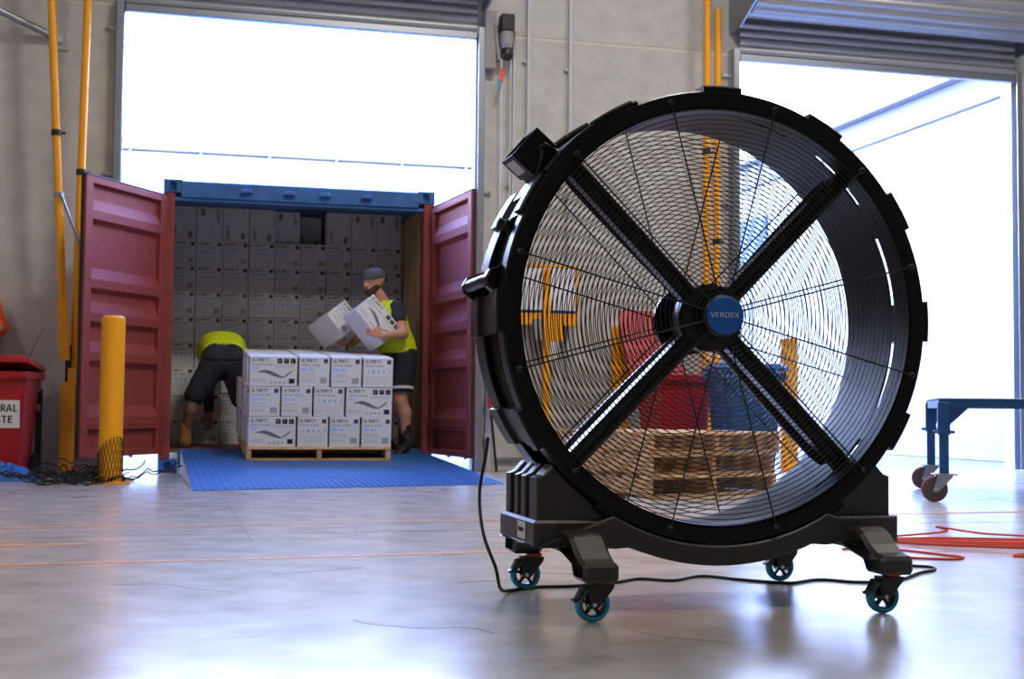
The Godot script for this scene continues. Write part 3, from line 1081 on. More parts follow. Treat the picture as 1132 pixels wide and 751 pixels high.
func caster(parent: Node, at: Vector3) -> void:
	var n := joint("caster", parent, Transform3D(Basis(), at))
	var wc := Vector3(-0.030, 0.0505, 0)
	var wx := Transform3D(Basis(), wc)
	var s := mb()
	lathe(s, [Vector2(0.0365, -0.0145), Vector2(0.046, -0.0145), Vector2(0.0495, -0.010), Vector2(0.0505, 0.0), Vector2(0.0495, 0.010), Vector2(0.046, 0.0145), Vector2(0.0365, 0.0145)], 40, wx, true, false)
	obj("tyre", s, M.teal_tyre, n)
	s = mb()
	lathe(s, rect_ring(0.032, 0.0368, -0.012, 0.012), 36, wx, true)
	lathe(s, rect_ring(0.004, 0.0125, -0.015, 0.015), 20, wx, true)
	for k in 5:
		var B := Basis(Vector3(0, 0, 1), TAU * k / 5.0 + 0.3)
		box(s, wc + B * Vector3(0.0225, 0, 0), Vector3(0.025, 0.010, 0.014), 0.002, B)
	obj("wheel", s, M.black_plastic, n)
	s = mb()
	rod(s, wc + Vector3(0, 0, -0.026), wc + Vector3(0, 0, 0.026), 0.006, 10)
	obj("axle", s, M.axle_steel, n)
	s = mb()
	for z in [-0.022, 0.018]:
		prism(s, [Vector2(-0.042, 0.040), Vector2(-0.018, 0.040), Vector2(0.026, 0.094), Vector2(0.028, 0.106), Vector2(-0.042, 0.106), Vector2(-0.046, 0.09)], z, z + 0.004, Transform3D(), 0.0)
	box(s, Vector3(-0.008, 0.105, 0), Vector3(0.072, 0.006, 0.048), 0.001)
	obj("fork", s, M.black_plastic, n)
	s = mb()
	lathe(s, [Vector2(0, 0.108), Vector2(0.026, 0.108), Vector2(0.026, 0.118), Vector2(0.0, 0.118)], 24, Transform3D(Basis(Vector3(1, 0, 0), -PI / 2), Vector3.ZERO))
	obj("swivel", s, M.swivel_red, n)
	s = mb()
	prism(s, [Vector2(-0.04, 0.103), Vector2(-0.062, 0.100), Vector2(-0.078, 0.068), Vector2(-0.090, 0.062), Vector2(-0.086, 0.056), Vector2(-0.066, 0.062), Vector2(-0.052, 0.088), Vector2(-0.036, 0.094)], -0.015, 0.015, Transform3D(), 0.002)
	obj("brake_pedal", s, M.black_plastic, n)

# ---------------------------------------------------------------- cartons
const GLYPH := {
	"A": [14, 17, 17, 31, 17, 17, 17], "E": [31, 16, 16, 30, 16, 16, 31], "F": [31, 16, 16, 30, 16, 16, 16], "G": [14, 17, 16, 23, 17, 17, 14],
	"I": [14, 4, 4, 4, 4, 4, 14], "L": [16, 16, 16, 16, 16, 16, 31], "N": [17, 25, 21, 19, 17, 17, 17], "O": [14, 17, 17, 17, 17, 17, 14],
	"R": [30, 17, 17, 30, 20, 18, 17], "S": [15, 16, 16, 14, 1, 1, 30], "T": [31, 4, 4, 4, 4, 4, 4], "U": [17, 17, 17, 17, 17, 17, 14], "V": [17, 17, 17, 17, 17, 10, 4]}

func write(im: Image, text: String, x: int, y: int, px: int, c: Color, py := 0, bold := 0) -> void:
	if py == 0:
		py = px
	var cx := x
	for ch in text:
		if GLYPH.has(ch):
			for r in 7:
				for b in 5:
					if (int(GLYPH[ch][r]) >> (4 - b)) & 1:
						im.fill_rect(Rect2i(cx + b * px, y + r * py, px + bold, py), c)
		cx += px * 6

func small_print(im: Image, r: Rect2i, c: Color, rows: int) -> void:
	for k in rows:
		var y := r.position.y + k * r.size.y / rows
		var x := r.position.x
		while x < r.end.x:
			var w := rng.randi_range(4, 14)
			im.fill_rect(Rect2i(x, y, mini(w, r.end.x - x), 3), c)
			x += w + 3

func print_face(kind: String) -> StandardMaterial3D:
	var W := 392 if kind == "long" else 260
	var H := 340 if kind == "upright_a" or kind == "upright_b" else 250
	var im := Image.create(W, H, false, Image.FORMAT_RGB8)
	var card := Color(0.83, 0.83, 0.85)
	im.fill(card)
	var ink := Color(0.07, 0.07, 0.08)
	var mid := Color(0.55, 0.56, 0.60)
	var pale := Color(0.62, 0.74, 0.95)
	if kind.begins_with("upright"):
		# these cartons stand on end: the print runs sideways
		var tmp := Image.create(H, W, false, Image.FORMAT_RGB8)
		tmp.fill(card)
		write(tmp, "ULTRAFIT", 14, 30, 3, ink, 5, 1)
		tmp.fill_rect(Rect2i(20, 180, 66, 44), Color(0.42, 0.42, 0.46))
		for k in 6:
			tmp.fill_rect(Rect2i(24, 184 + k * 7, 58, 2), Color(0.60, 0.60, 0.63))
		tmp.fill_rect(Rect2i(300, 100, 12, 26), mid)
		tmp.rotate_90(CLOCKWISE if kind == "upright_a" else COUNTERCLOCKWISE)
		im = tmp
	else:
		write(im, "ULTRAFIT", 14, 14, 3, ink, 4, 1)
		write(im, "NITRILE GLOVES", 14, 60, 2, Color(0.2, 0.2, 0.22), 2, 0)
		if kind != "long":
			im.fill_rect(Rect2i(W - 50, 14, 36, 36), ink)
			write(im, "L", W - 38, 22, 2, card, 3)
		else:
			for k in 3:
				im.fill_rect(Rect2i(W - 54 - k * 56, 14, 42, 42), ink)
				write(im, ["L", "T", "N"][k], W - 40 - k * 56, 24, 2, card, 3)
		if kind == "text":
			im.fill_rect(Rect2i(14, 92, 46, 24), pale)
			im.fill_rect(Rect2i(80, 92, 38, 24), pale)
			small_print(im, Rect2i(124, 106, 110, 8), pale, 1)
			small_print(im, Rect2i(14, 140, 120, 16), mid, 2)
			small_print(im, Rect2i(14, 166, 140, 10), Color(0.35, 0.36, 0.4), 1)
			small_print(im, Rect2i(14, 190, 120, 30), mid, 3)
			for k in 12:
				im.fill_rect(Rect2i(180 + k * 5, 172, 3, 52), Color(0.42, 0.42, 0.46))
		elif kind == "icons":
			for k in 4:
				var cx := 44 + k * 46
				for dy in range(-15, 16):
					var hw := int([8, 15, 12, 10][k] * (1.0 - absf(dy) / 22.0))
					im.fill_rect(Rect2i(cx - hw, 116 + dy, hw * 2, 1), Color(0.45, 0.62, 0.92))
				im.fill_rect(Rect2i(cx - 3, 112, 6, 7), card)
			im.fill_rect(Rect2i(232, 92, 8, 44), Color(0.5, 0.66, 0.93))
			small_print(im, Rect2i(14, 160, 220, 64), Color(0.68, 0.69, 0.72), 6)
		else:
			im.fill_rect(Rect2i(14, 88, 56, 20), pale)
			small_print(im, Rect2i(200, 70, 170, 26), mid, 3)
			# the picture of a gloved hand and forearm, a long wave
			for x in range(60, 350):
				var f := (x - 60) / 290.0
				var cy := 140.0 - 18.0 * sin(f * 5.6 + 0.4) + (22.0 * f if f < 0.75 else 22.0 * 0.75 - (f - 0.75) * 160.0)
				var th := 4.0 + 13.0 * pow(sin(clampf(f * 1.25, 0.0, 1.0) * PI), 1.4) + (3.0 if f > 0.8 else 0.0)
				for dy in range(int(-th), int(th) + 1):
					var y := int(cy) + dy
					if y > 0 and y < H:
						im.set_pixel(x, y, Color(0.26, 0.27, 0.30).lerp(Color(0.50, 0.50, 0.54), 0.5 + 0.5 * sin(x * 0.11 + dy * 0.35)))
			small_print(im, Rect2i(14, 190, 110, 34), mid, 4)
			for k in 4:
				im.fill_rect(Rect2i(170 + k * 36, 212, 16, 16), mid)
			im.fill_rect(Rect2i(W - 66, 186, 48, 42), ink)
	var m := StandardMaterial3D.new()
	m.albedo_texture = ImageTexture.create_from_image(im)
	m.roughness = 0.7
	m.resource_name = "carton_print_" + kind
	return m

# a box with one printed surface per pair of faces; edges softened by a narrow rounded rim
func carton_mesh(w: float, h: float, d: float, front: Material, sides: Material) -> ArrayMesh:
	var mesh := ArrayMesh.new()
	var b := 0.004
	var hw := w / 2
	var hd := d / 2
	var faces := [[front, [[Vector3(-hw + b, b, hd), Vector3(1, 0, 0), w - 2 * b, h - 2 * b], [Vector3(hw - b, b, -hd), Vector3(-1, 0, 0), w - 2 * b, h - 2 * b]]], [sides, [[Vector3(hw, b, hd - b), Vector3(0, 0, -1), d - 2 * b, h - 2 * b], [Vector3(-hw, b, -hd + b), Vector3(0, 0, 1), d - 2 * b, h - 2 * b]]]]
	for f in faces:
		var s := mb()
		for q in f[1]:
			var o: Vector3 = q[0]
			var ex: Vector3 = q[1] * q[2]
			var ey: Vector3 = Vector3(0, q[3], 0)
			var nn: Vector3 = q[1].cross(Vector3.UP)
			var vs := [[o, Vector2(0, 1)], [o + ex, Vector2(1, 1)], [o + ex + ey, Vector2(1, 0)], [o + ey, Vector2(0, 0)]]
			for k in [0, 2, 1, 0, 3, 2]:
				s.set_normal(nn)
				s.set_uv(vs[k][1])
				s.add_vertex(vs[k][0])
		s.commit(mesh)
		mesh.surface_set_material(mesh.get_surface_count() - 1, f[0])
	# rim, top flaps (meeting in the middle) and bottom
	var s2 := mb()
	box(s2, Vector3(0, h / 2, 0), Vector3(w, h, d) - Vector3.ONE * 0.0006, b)
	for e in [-1, 1]:
		box(s2, Vector3(0, h - 0.0002, e * (hd - b) / 2), Vector3(w - 2 * b, 0.002, hd - b - 0.002))
	s2.generate_normals()
	s2.commit(mesh)
	mesh.surface_set_material(mesh.get_surface_count() - 1, M.carton_white)
	return mesh

const NTH := ["first", "second", "third", "fourth", "fifth", "sixth", "seventh", "eighth", "ninth", "tenth"]

func cartons() -> void:
	var p_text := print_face("text")
	var p_icon := print_face("icons")
	var p_long := print_face("long")
	var p_ua := print_face("upright_a")
	var p_ub := print_face("upright_b")
	var cw := 0.252
	var chh := 0.250
	var cl := 0.388
	var m_text := carton_mesh(cw, chh, cl, p_text, p_long)
	var m_icon := carton_mesh(cw, chh, cl, p_icon, p_long)
	var m_long := carton_mesh(cl, chh, cw, p_long, p_icon)
	var m_ua := carton_mesh(cw, 0.335, chh, p_ua, M.carton_white)
	var m_ub := carton_mesh(cw, 0.335, chh, p_ub, M.carton_white)
	# the wall of cartons in the container: eight rows, nine columns
	var wz := -1.40
	var icons := {"1_1": 1, "1_3": 1, "2_1": 1, "2_2": 1, "2_3": 1, "3_3": 1, "3_4": 1, "4_0": 1, "5_0": 1, "6_0": 1, "5_4": 1, "6_2": 1, "7_1": 1, "7_5": 1, "6_7": 1, "4_8": 1}
	for r in 8:
		for c in 9:
			var at := Vector3(0.066 + 0.128 + c * 0.2568 + rng.randf_range(-0.002, 0.002), DECK + (7 - r) * 0.2522, wz - cl / 2 + rng.randf_range(-0.012, 0.012))
			var o := put("carton", m_icon if icons.has("%d_%d" % [r + 1, c]) else m_text, self, XW * Transform3D(Basis(Vector3.UP, rng.randf_range(-0.003, 0.003)), at))
			tag(o, "white glove carton in container, %s row below the upright ones, %s from left" % [NTH[r], NTH[c]], "carton", "cartons stacked inside the container")
	for c in 9:
		var back: float = [0, 0, 0, 0, 0.10, 0.42, 0, 0, 0][c]
		var kind := [1, 0, 1, 1, 0, 1, 1, 0, 0]
		var o := put("carton", m_ua if kind[c] == 0 else m_ub, self, XW * Transform3D(Basis(Vector3.UP, rng.randf_range(-0.01, 0.01)), Vector3(0.066 + 0.128 + c * 0.2568, DECK + 8 * 0.2522, wz - chh / 2 - back - 0.02)))
		tag(o, "white glove carton standing on end in the container's top row, %s from the left" % NTH[c], "carton", "upright cartons along the container's top row")
	# pallet on the ramp, tilted with it
	var slope := atan2(DECK, 2.3)
	var XP := XW * Transform3D(Basis(Vector3(1, 0, 0), slope), Vector3(1.305, 0.1355, 0.87))
	var pw := 1.20
	var pd := 1.16
	var n := thing("pallet", "pale timber pallet on the blue ramp carrying the stack of cartons", "pallet", XP)
	pallet_parts(n, pw, pd, 0.118, Vector3(0, 0, -pd / 2))
	var base_y := 0.119
	# front row per layer, left to right: L long, T text, I icons
	var rows := ["LITT", "TTIL", "LTTI"]
	var rowname := ["bottom", "middle", "top"]
	for k in 3:
		for deep in 3:
			var x := -pw / 2 + 0.012
			for i in 4:
				var ch: String = rows[k][i]
				var w := cl if ch == "L" else cw
				var gap := 0.015
				var keep: bool = deep == 0 or k == 2 or i == 0 or i == 3
				var dd := cw if ch == "L" else cl
				if keep:
					var mm: ArrayMesh = m_long if ch == "L" else (m_text if ch == "T" else m_icon)
					var back := [0.0, 0.395, 0.79][deep] as float
					var ox := 0.0
					if i == 0 and deep > 0 and k < 2:
						ox = -0.02 * deep
					var o := put("carton", mm, self, XP * Transform3D(Basis(Vector3.UP, rng.randf_range(-0.012, 0.012)), Vector3(x + w / 2 + ox, base_y + k * 0.2512, -0.012 - back - dd / 2 + rng.randf_range(-0.006, 0.006))))
					var face: String = {"L": "glove picture", "T": "text panel", "I": "row of blue icons"}[ch]
					if deep == 0:
						tag(o, "white carton with %s, %s in %s layer at pallet's front" % [face, ["leftmost", "second from left", "third from left", "rightmost"][i], rowname[k]], "carton", "cartons stacked on the pallet")
					else:
						tag(o, "white carton in pallet's %s layer, %s in its %s" % [rowname[k], ["leftmost", "second from left", "third from left", "rightmost"][i], ["", "middle row", "back row"][deep]], "carton", "cartons stacked on the pallet")
				x += w + gap
	# the two cartons the standing worker holds
	var hold := Transform3D(Basis(), Vector3(0, -chh / 2, 0))
	var c1 := put("carton", m_long, self, XW * Transform3D(Basis(Vector3(0, 0, 1), deg_to_rad(-50.0)) * Basis(Vector3(1, 0, 0), deg_to_rad(-24.0)), Vector3(1.81, 1.335, 0.36)) * hold)
	tag(c1, "white glove carton held tilted in the standing worker's left arm", "carton", "cartons carried by the standing worker")
	var c2 := put("carton", m_text, self, XW * Transform3D(Basis(Vector3(0, 0, 1), deg_to_rad(-52.0)) * Basis(Vector3(1, 0, 0), deg_to_rad(-26.0)), Vector3(1.525, 1.335, 0.0)) * hold)
	tag(c2, "white glove carton held tilted at the far side of the standing worker's load", "carton", "cartons carried by the standing worker")

# pallet with its front edge on the local x axis; top deck boards run along x
func pallet_parts(n: Node, w: float, d: float, h: float, c: Vector3) -> void:
	var bt := 0.020
	var k := 0
	for i in 7:
		var s := mb()
		var z := c.z - d / 2 + 0.05 + i * (d - 0.1) / 6.0
		box(s, Vector3(c.x, h - bt / 2, z), Vector3(w, bt, 0.115), 0.003)
		obj("deck_board", s, M["pallet_wood_%d" % (i % 4)], n)
	for x in [-w / 2 + 0.02, 0.0, w / 2 - 0.02]:
		var s := mb()
		box(s, Vector3(c.x + x, h / 2, c.z), Vector3(0.04, h - 2 * bt + 0.002, d), 0.003)
		obj("stringer", s, M["pallet_wood_%d" % (k % 4)], n)
		k += 1
	for i in 3:
		var s := mb()
		box(s, Vector3(c.x, bt / 2, c.z + (i - 1) * (d / 2 - 0.055)), Vector3(w, bt, 0.10), 0.003)
		obj("base_board", s, M["pallet_wood_%d" % ((i + 1) % 4)], n)

# ---------------------------------------------------------------- people
# bones are [a, b, radius at a, radius at b]; meshed together as one smooth surface (surface nets)
func blend_mesh(bones: Array, cell: float, soft: float, grow := 0.0, clips := [], wrinkle := 0.0) -> ArrayMesh:
	var lo := Vector3.ONE * 1e9
	var hi := Vector3.ONE * -1e9
	for b in bones:
		var r: float = maxf(b[2], b[3]) + grow + soft + cell * 3
		for e in 2:
			lo = lo.min(b[e] - Vector3.ONE * r)
			hi = hi.max(b[e] + Vector3.ONE * r)
	var nx := int((hi.x - lo.x) / cell) + 2
	var ny := int((hi.y - lo.y) / cell) + 2
	var nz := int((hi.z - lo.z) / cell) + 2
	var f := PackedFloat32Array()
	f.resize(nx * ny * nz)
	f.fill(9.0)
	for b in bones:
		var pa: Vector3 = b[0]
		var pb: Vector3 = b[1]
		var ra: float = b[2] + grow
		var rb: float = b[3] + grow
		var r := maxf(ra, rb) + soft + cell * 2
		var l0 := (pa.min(pb) - Vector3.ONE * r - lo) / cell
		var l1 := (pa.max(pb) + Vector3.ONE * r - lo) / cell
		var ba := pb - pa
		var inv := 1.0 / maxf(ba.length_squared(), 1e-9)
		for k in range(maxi(0, int(l0.z)), mini(nz - 1, int(l1.z) + 1) + 1):
			for j in range(maxi(0, int(l0.y)), mini(ny - 1, int(l1.y) + 1) + 1):
				var at := (k * ny + j) * nx
				for i in range(maxi(0, int(l0.x)), mini(nx - 1, int(l1.x) + 1) + 1):
					var p := lo + Vector3(i, j, k) * cell
					var h := clampf((p - pa).dot(ba) * inv, 0.0, 1.0)
					var d := p.distance_to(pa + ba * h) - lerpf(ra, rb, h)
					var o := f[at + i]
					var e := maxf(soft - absf(o - d), 0.0) / soft
					f[at + i] = minf(o, d) - e * e * soft * 0.25
	if wrinkle > 0.0:
		var nz2 := FastNoiseLite.new()
		nz2.seed = 4
		nz2.frequency = 9.0
		for k in nz:
			for j in ny:
				for i in nx:
					var at := (k * ny + j) * nx + i
					if f[at] < 0.05 and f[at] > -0.05:
						f[at] += nz2.get_noise_3d(i * cell, j * cell * 0.6, k * cell) * wrinkle
	for c in clips:     # [normal, offset]: keeps the side where normal.p <= offset
		for k in nz:
			for j in ny:
				for i in nx:
					var at := (k * ny + j) * nx + i
					if f[at] < 0.1:
						f[at] = maxf(f[at], (lo + Vector3(i, j, k) * cell).dot(c[0]) - c[1])
	var vid := PackedInt32Array()
	vid.resize(nx * ny * nz)
	vid.fill(-1)
	var vs := PackedVector3Array()
	var off := [0, 1, nx, nx + 1, nx * ny, nx * ny + 1, nx * ny + nx, nx * ny + nx + 1]
	var edges := [[0, 1], [2, 3], [4, 5], [6, 7], [0, 2], [1, 3], [4, 6], [5, 7], [0, 4], [1, 5], [2, 6], [3, 7]]
	for k in nz - 1:
		for j in ny - 1:
			var row := (k * ny + j) * nx
			for i in nx - 1:
				var at := row + i
				var v0 := f[at]
				if v0 > cell * 3.0 or v0 < -cell * 3.0:
					continue
				var neg := 0
				for q in 8:
					if f[at + off[q]] < 0.0:
						neg += 1
				if neg == 0 or neg == 8:
					continue
				var acc := Vector3.ZERO
				var cnt := 0
				for e in edges:
					var a := f[at + off[e[0]]]
					var b := f[at + off[e[1]]]
					if (a < 0.0) != (b < 0.0):
						var t := a / (a - b)
						var p0 := Vector3(e[0] & 1, (e[0] >> 1) & 1, (e[0] >> 2) & 1)
						var p1 := Vector3(e[1] & 1, (e[1] >> 1) & 1, (e[1] >> 2) & 1)
						acc += p0.lerp(p1, t)
						cnt += 1
				vid[at] = vs.size()
				vs.append(lo + (Vector3(i, j, k) + acc / cnt) * cell)
	var idx := PackedInt32Array()
	var step := [1, nx, nx * ny]
	for k in range(1, nz - 1):
		for j in range(1, ny - 1):
			for i in range(1, nx - 1):
				var at := (k * ny + j) * nx + i
				if vid[at] < 0 and vid[at - 1] < 0 and vid[at - nx] < 0 and vid[at - nx * ny] < 0:
					continue
				for ax in 3:
					var a := f[at]
					var b := f[at + step[ax]]
					if (a < 0.0) == (b < 0.0):
						continue
					var u: int = step[(ax + 1) % 3]
					var v: int = step[(ax + 2) % 3]
					var c0 := vid[at]
					var c1 := vid[at - u]
					var c2 := vid[at - u - v]
					var c3 := vid[at - v]
					if c0 < 0 or c1 < 0 or c2 < 0 or c3 < 0:
						continue
					if a < 0.0:
						idx.append_array([c0, c2, c1, c0, c3, c2])
					else:
						idx.append_array([c0, c1, c2, c0, c2, c3])
	var s := mb()
	s.set_smooth_group(0)
	for v in vs:
		s.add_vertex(v)
	for q in idx:
		s.add_index(q)
	s.generate_normals()
	return s.commit()

func cloth(called: String, mesh: ArrayMesh, m: Material, parent: Node) -> MeshInstance3D:
	mesh.surface_set_material(0, m)
	return put(called, mesh, parent)

func V(x: float, y: float, z: float) -> Vector3:
	return Vector3(x, y, z)

# a hand: palm from wrist towards the knuckles, four bent fingers and a thumb from the side of the palm
func hand_bones(wrist: Vector3, fwd: Vector3, palm_dir: Vector3, side: Vector3, curl := 0.5) -> Array:
	var o := []
	var kn := wrist + fwd * 0.085
	for e in [-0.028, -0.009, 0.010, 0.028]:
		o.append([wrist + side * e * 0.6, kn + side * e, 0.015, 0.012])
	var ln := [0.072, 0.080, 0.074, 0.060]
	for k in 4:
		var a: Vector3 = kn + side * [-0.029, -0.010, 0.010, 0.029][k]
		var d1 := (fwd + palm_dir * curl * 0.7).normalized()
		var d2 := (fwd + palm_dir * curl * 2.0).normalized()
		var b: Vector3 = a + d1 * ln[k] * 0.55
		o.append([a, b, 0.0098, 0.0088])
		o.append([b, b + d2 * ln[k] * 0.5, 0.0088, 0.0075])
	var ta := wrist + fwd * 0.03 - side * 0.03
	var tb := ta + (fwd * 0.6 - side * 0.7 + palm_dir * 0.3).normalized() * 0.038
	o.append([ta, tb, 0.0125, 0.0105])
	o.append([tb, tb + (fwd * 0.9 - side * 0.2 + palm_dir * 0.5).normalized() * 0.034, 0.0105, 0.0085])
	return o

# a head looking along look, with jaw, nose, brow, lips and ears
func head_bones(c: Vector3, look: Vector3, up: Vector3) -> Array:
	var sd := look.cross(up).normalized()
	return [
		[c + up * 0.035 - look * 0.02, c + up * 0.03 + look * 0.015, 0.088, 0.082],
		[c + up * 0.0 + look * 0.01, c - up * 0.055 + look * 0.045, 0.070, 0.050],
		[c - up * 0.075 + look * 0.055, c - up * 0.085 + look * 0.062, 0.036, 0.026],
		[c + up * 0.02 + look * 0.092, c - up * 0.02 + look * 0.112, 0.010, 0.014],
		[c - up * 0.022 + look * 0.100 - sd * 0.010, c - up * 0.022 + look * 0.100 + sd * 0.010, 0.011, 0.011],
		[c + up * 0.030 + look * 0.088 - sd * 0.035, c + up * 0.030 + look * 0.088 + sd * 0.035, 0.011, 0.011],
		[c + up * 0.015 + sd * 0.078, c - up * 0.022 + sd * 0.076, 0.014, 0.010],
		[c + up * 0.015 - sd * 0.078, c - up * 0.022 - sd * 0.076, 0.014, 0.010]]

func face_parts(parent: Node, c: Vector3, look: Vector3, up: Vector3) -> void:
	var sd := look.cross(up).normalized()
	for e in [-1.0, 1.0]:
		var s := mb()
		var p: Vector3 = c + up * 0.008 + look * 0.082 + sd * 0.031 * e
		tube(s, [p - look * 0.012, p - look * 0.006, p, p + look * 0.005], [0.008, 0.011, 0.011, 0.004], 10)
		obj("eye", s, M.hair_dark, parent)
		s = mb()
		tube(s, [c + up * 0.036 + look * 0.090 + sd * 0.052 * e, c + up * 0.042 + look * 0.100 + sd * 0.032 * e, c + up * 0.036 + look * 0.102 + sd * 0.014 * e], 0.005, 6)
		obj("eyebrow", s, M.hair_dark, parent)
	var s2 := mb()
	tube(s2, [c - up * 0.052 + look * 0.088 - sd * 0.024, c - up * 0.050 + look * 0.101, c - up * 0.052 + look * 0.088 + sd * 0.024], 0.006, 6)
	obj("mouth", s2, M.lip, parent)

func merged(parts: Array) -> ArrayMesh:
	var s := mb()
	for p in parts:
		s.append_from(p, 0, Transform3D())
	return s.commit()

func people() -> void:
	standing_worker()
	bending_worker()
	orange_worker()

func standing_worker() -> void:
	var n := thing("person", "person in yellow vest, grey cap and dark shorts carrying two white cartons", "person", XW)
	var look := V(-0.80, -0.10, 0.60).normalized()
	var up := V(-0.12, 1, 0.03)
	up = (up - look * up.dot(look)).normalized()
	var hc := V(1.845, 1.705, 0.20)
	var neck := V(1.925, 1.545, 0.18)
	var shL := V(2.030, 1.475, 0.335)
	var shR := V(1.885, 1.475, 0.02)
	var elL := V(2.075, 1.245, 0.44)
	var wrL := V(1.885, 1.215, 0.545)
	var elR := V(1.78, 1.25, -0.05)
	var wrR := V(1.665, 1.15, -0.02)
	var hipL := V(2.125, 1.03, 0.27)
	var hipR := V(2.095, 1.03, 0.08)
	var knL := V(2.075, 0.655, 0.33)
	var anL := V(2.130, 0.325, 0.35)
	var knR := V(2.00, 0.65, 0.02)
	var anR := V(2.03, 0.27, -0.05)
	var torso := [[V(1.985, 1.42, 0.255), V(2.10, 1.10, 0.24), 0.115, 0.115], [V(1.935, 1.42, 0.10), V(2.075, 1.10, 0.10), 0.115, 0.115], [shL.lerp(shR, 0.12), shR.lerp(shL, 0.12), 0.068, 0.068], [V(2.06, 1.16, 0.17), V(2.11, 1.02, 0.175), 0.145, 0.14]]
	var hips := [[hipL + V(0, 0.03, -0.01), hipR + V(0, 0.03, 0.01), 0.105, 0.105]]
	var thL := [[hipL, knL, 0.092, 0.062]]
	var thR := [[hipR, knR, 0.092, 0.062]]
	var shin := [[knL, knL.lerp(anL, 0.35) + V(0.022, 0, 0), 0.056, 0.060], [knL.lerp(anL, 0.35) + V(0.022, 0, 0), anL, 0.060, 0.038], [knR, knR.lerp(anR, 0.35) + V(0.02, 0, 0), 0.056, 0.060], [knR.lerp(anR, 0.35) + V(0.02, 0, 0), anR, 0.060, 0.038]]
	var arms := [[shL, elL, 0.058, 0.046], [elL, wrL, 0.046, 0.030], [shR, elR, 0.058, 0.046], [elR, wrR, 0.046, 0.030]]
	var neckb := [[neck, hc + V(0.02, -0.06, -0.01), 0.062, 0.056]]
	var body := blend_mesh(torso + hips + thL + thR + shin + arms + neckb, 0.013, 0.03)
	var head := blend_mesh(head_bones(hc, look, up), 0.0045, 0.016)
	var fw := (V(1.80, 1.245, 0.515) - wrL).normalized()
	var handL := blend_mesh(hand_bones(wrL + fw * 0.01, fw, V(0.3, 0.1, -0.95).normalized(), V(-0.25, -0.97, 0).normalized(), 0.35), 0.004, 0.008)
	var fwR := V(-0.8, 0.1, 0.5).normalized()
	var handR := blend_mesh(hand_bones(wrR, fwR, V(0, 1, 0), fwR.cross(V(0, 1, 0)).normalized(), 0.3), 0.004, 0.008)
	cloth("body", merged([body, head, handL, handR]), M.skin, n)
	face_parts(n, hc, look, up)
	# clothing
	var sleeves := [[shL, shL.lerp(elL, 0.42), 0.062, 0.060], [shR, shR.lerp(elR, 0.42), 0.062, 0.060]]
	cloth("t_shirt", blend_mesh(torso + sleeves, 0.012, 0.03, 0.008, [[V(0, -1, 0), -1.06], [V(-0.3, 1, 0).normalized(), 1.005 * 0.93]], 0.006), M.navy_cloth, n)
	cloth("vest", blend_mesh(torso, 0.012, 0.03, 0.020, [[V(0, -1, 0), -1.075], [V(0, 1, 0), 1.545]], 0.012), M.hivis_yellow, n)
	var shorts := blend_mesh(hips + [[hipL, hipL.lerp(knL, 0.80), 0.100, 0.092], [hipR, hipR.lerp(knR, 0.80), 0.100, 0.092], [V(2.09, 1.10, 0.17), V(2.11, 1.0, 0.175), 0.135, 0.135]], 0.012, 0.03, 0.012, [[V(0, 1, 0), 1.12], [V(0, -1, 0), -0.735]], 0.010)
	cloth("shorts", shorts, M.dark_shorts, n)
	var hem := mb()
	var hc2 := hipL.lerp(knL, 0.72)
	lathe(hem, [Vector2(0.108, -0.012), Vector2(0.112, -0.012), Vector2(0.112, 0.012), Vector2(0.108, 0.012)], 20, Transform3D(Basis(V(1, 0, 0), -PI / 2 - 0.12), hc2), true)
	obj("shorts_stripe", hem, M.stripe_white, n)
	for e in [[anL, V(-0.62, -0.72, 0.10), 0.62], [anR, V(-0.96, -0.12, 0.1), 0.1]]:
		var a: Vector3 = e[0]
		var d: Vector3 = e[1].normalized()
		var heel := a + V(0.03, -0.045, 0)
		cloth("sock", blend_mesh([[a + V(0, 0.10, 0), a, 0.042, 0.042]], 0.008, 0.01), M.ink, n)
		cloth("shoe", blend_mesh([[a, heel, 0.047, 0.044], [heel, heel + d * 0.17, 0.046, 0.042], [heel + d * 0.17, heel + d * 0.215, 0.042, 0.030]], 0.007, 0.03), M.shoe_black, n)
	var capm := blend_mesh([[hc + up * 0.045 - look * 0.025, hc + up * 0.042 + look * 0.018, 0.090, 0.086]], 0.006, 0.02, 0.010, [[-(up * 1.0 + look * 0.12).normalized(), -(hc + up * 0.042).dot((up * 1.0 + look * 0.12).normalized())]])
	cloth("cap", capm, M.cap_grey, n)
	var brim := blend_mesh([[hc + up * 0.048 - look * 0.10, hc + up * 0.020 - look * 0.155, 0.016, 0.012], [hc + up * 0.048 - look * 0.10 + look.cross(up) * 0.05, hc + up * 0.022 - look * 0.14 + look.cross(up) * 0.035, 0.012, 0.010], [hc + up * 0.048 - look * 0.10 - look.cross(up) * 0.05, hc + up * 0.022 - look * 0.14 - look.cross(up) * 0.035, 0.012, 0.010]], 0.006, 0.03)
	cloth("cap_brim", brim, M.cap_grey, n)
	var beard := blend_mesh([[hc - up * 0.03 + look * 0.02, hc - up * 0.062 + look * 0.048, 0.066, 0.051], [hc - up * 0.075 + look * 0.055, hc - up * 0.088 + look * 0.062, 0.039, 0.029]], 0.005, 0.016, 0.004, [[(look * 0.7 + up * 0.8).normalized(), (hc - up * 0.040 + look * 0.075).dot((look * 0.7 + up * 0.8).normalized())]])
	cloth("beard", beard, M.beard_brown, n)

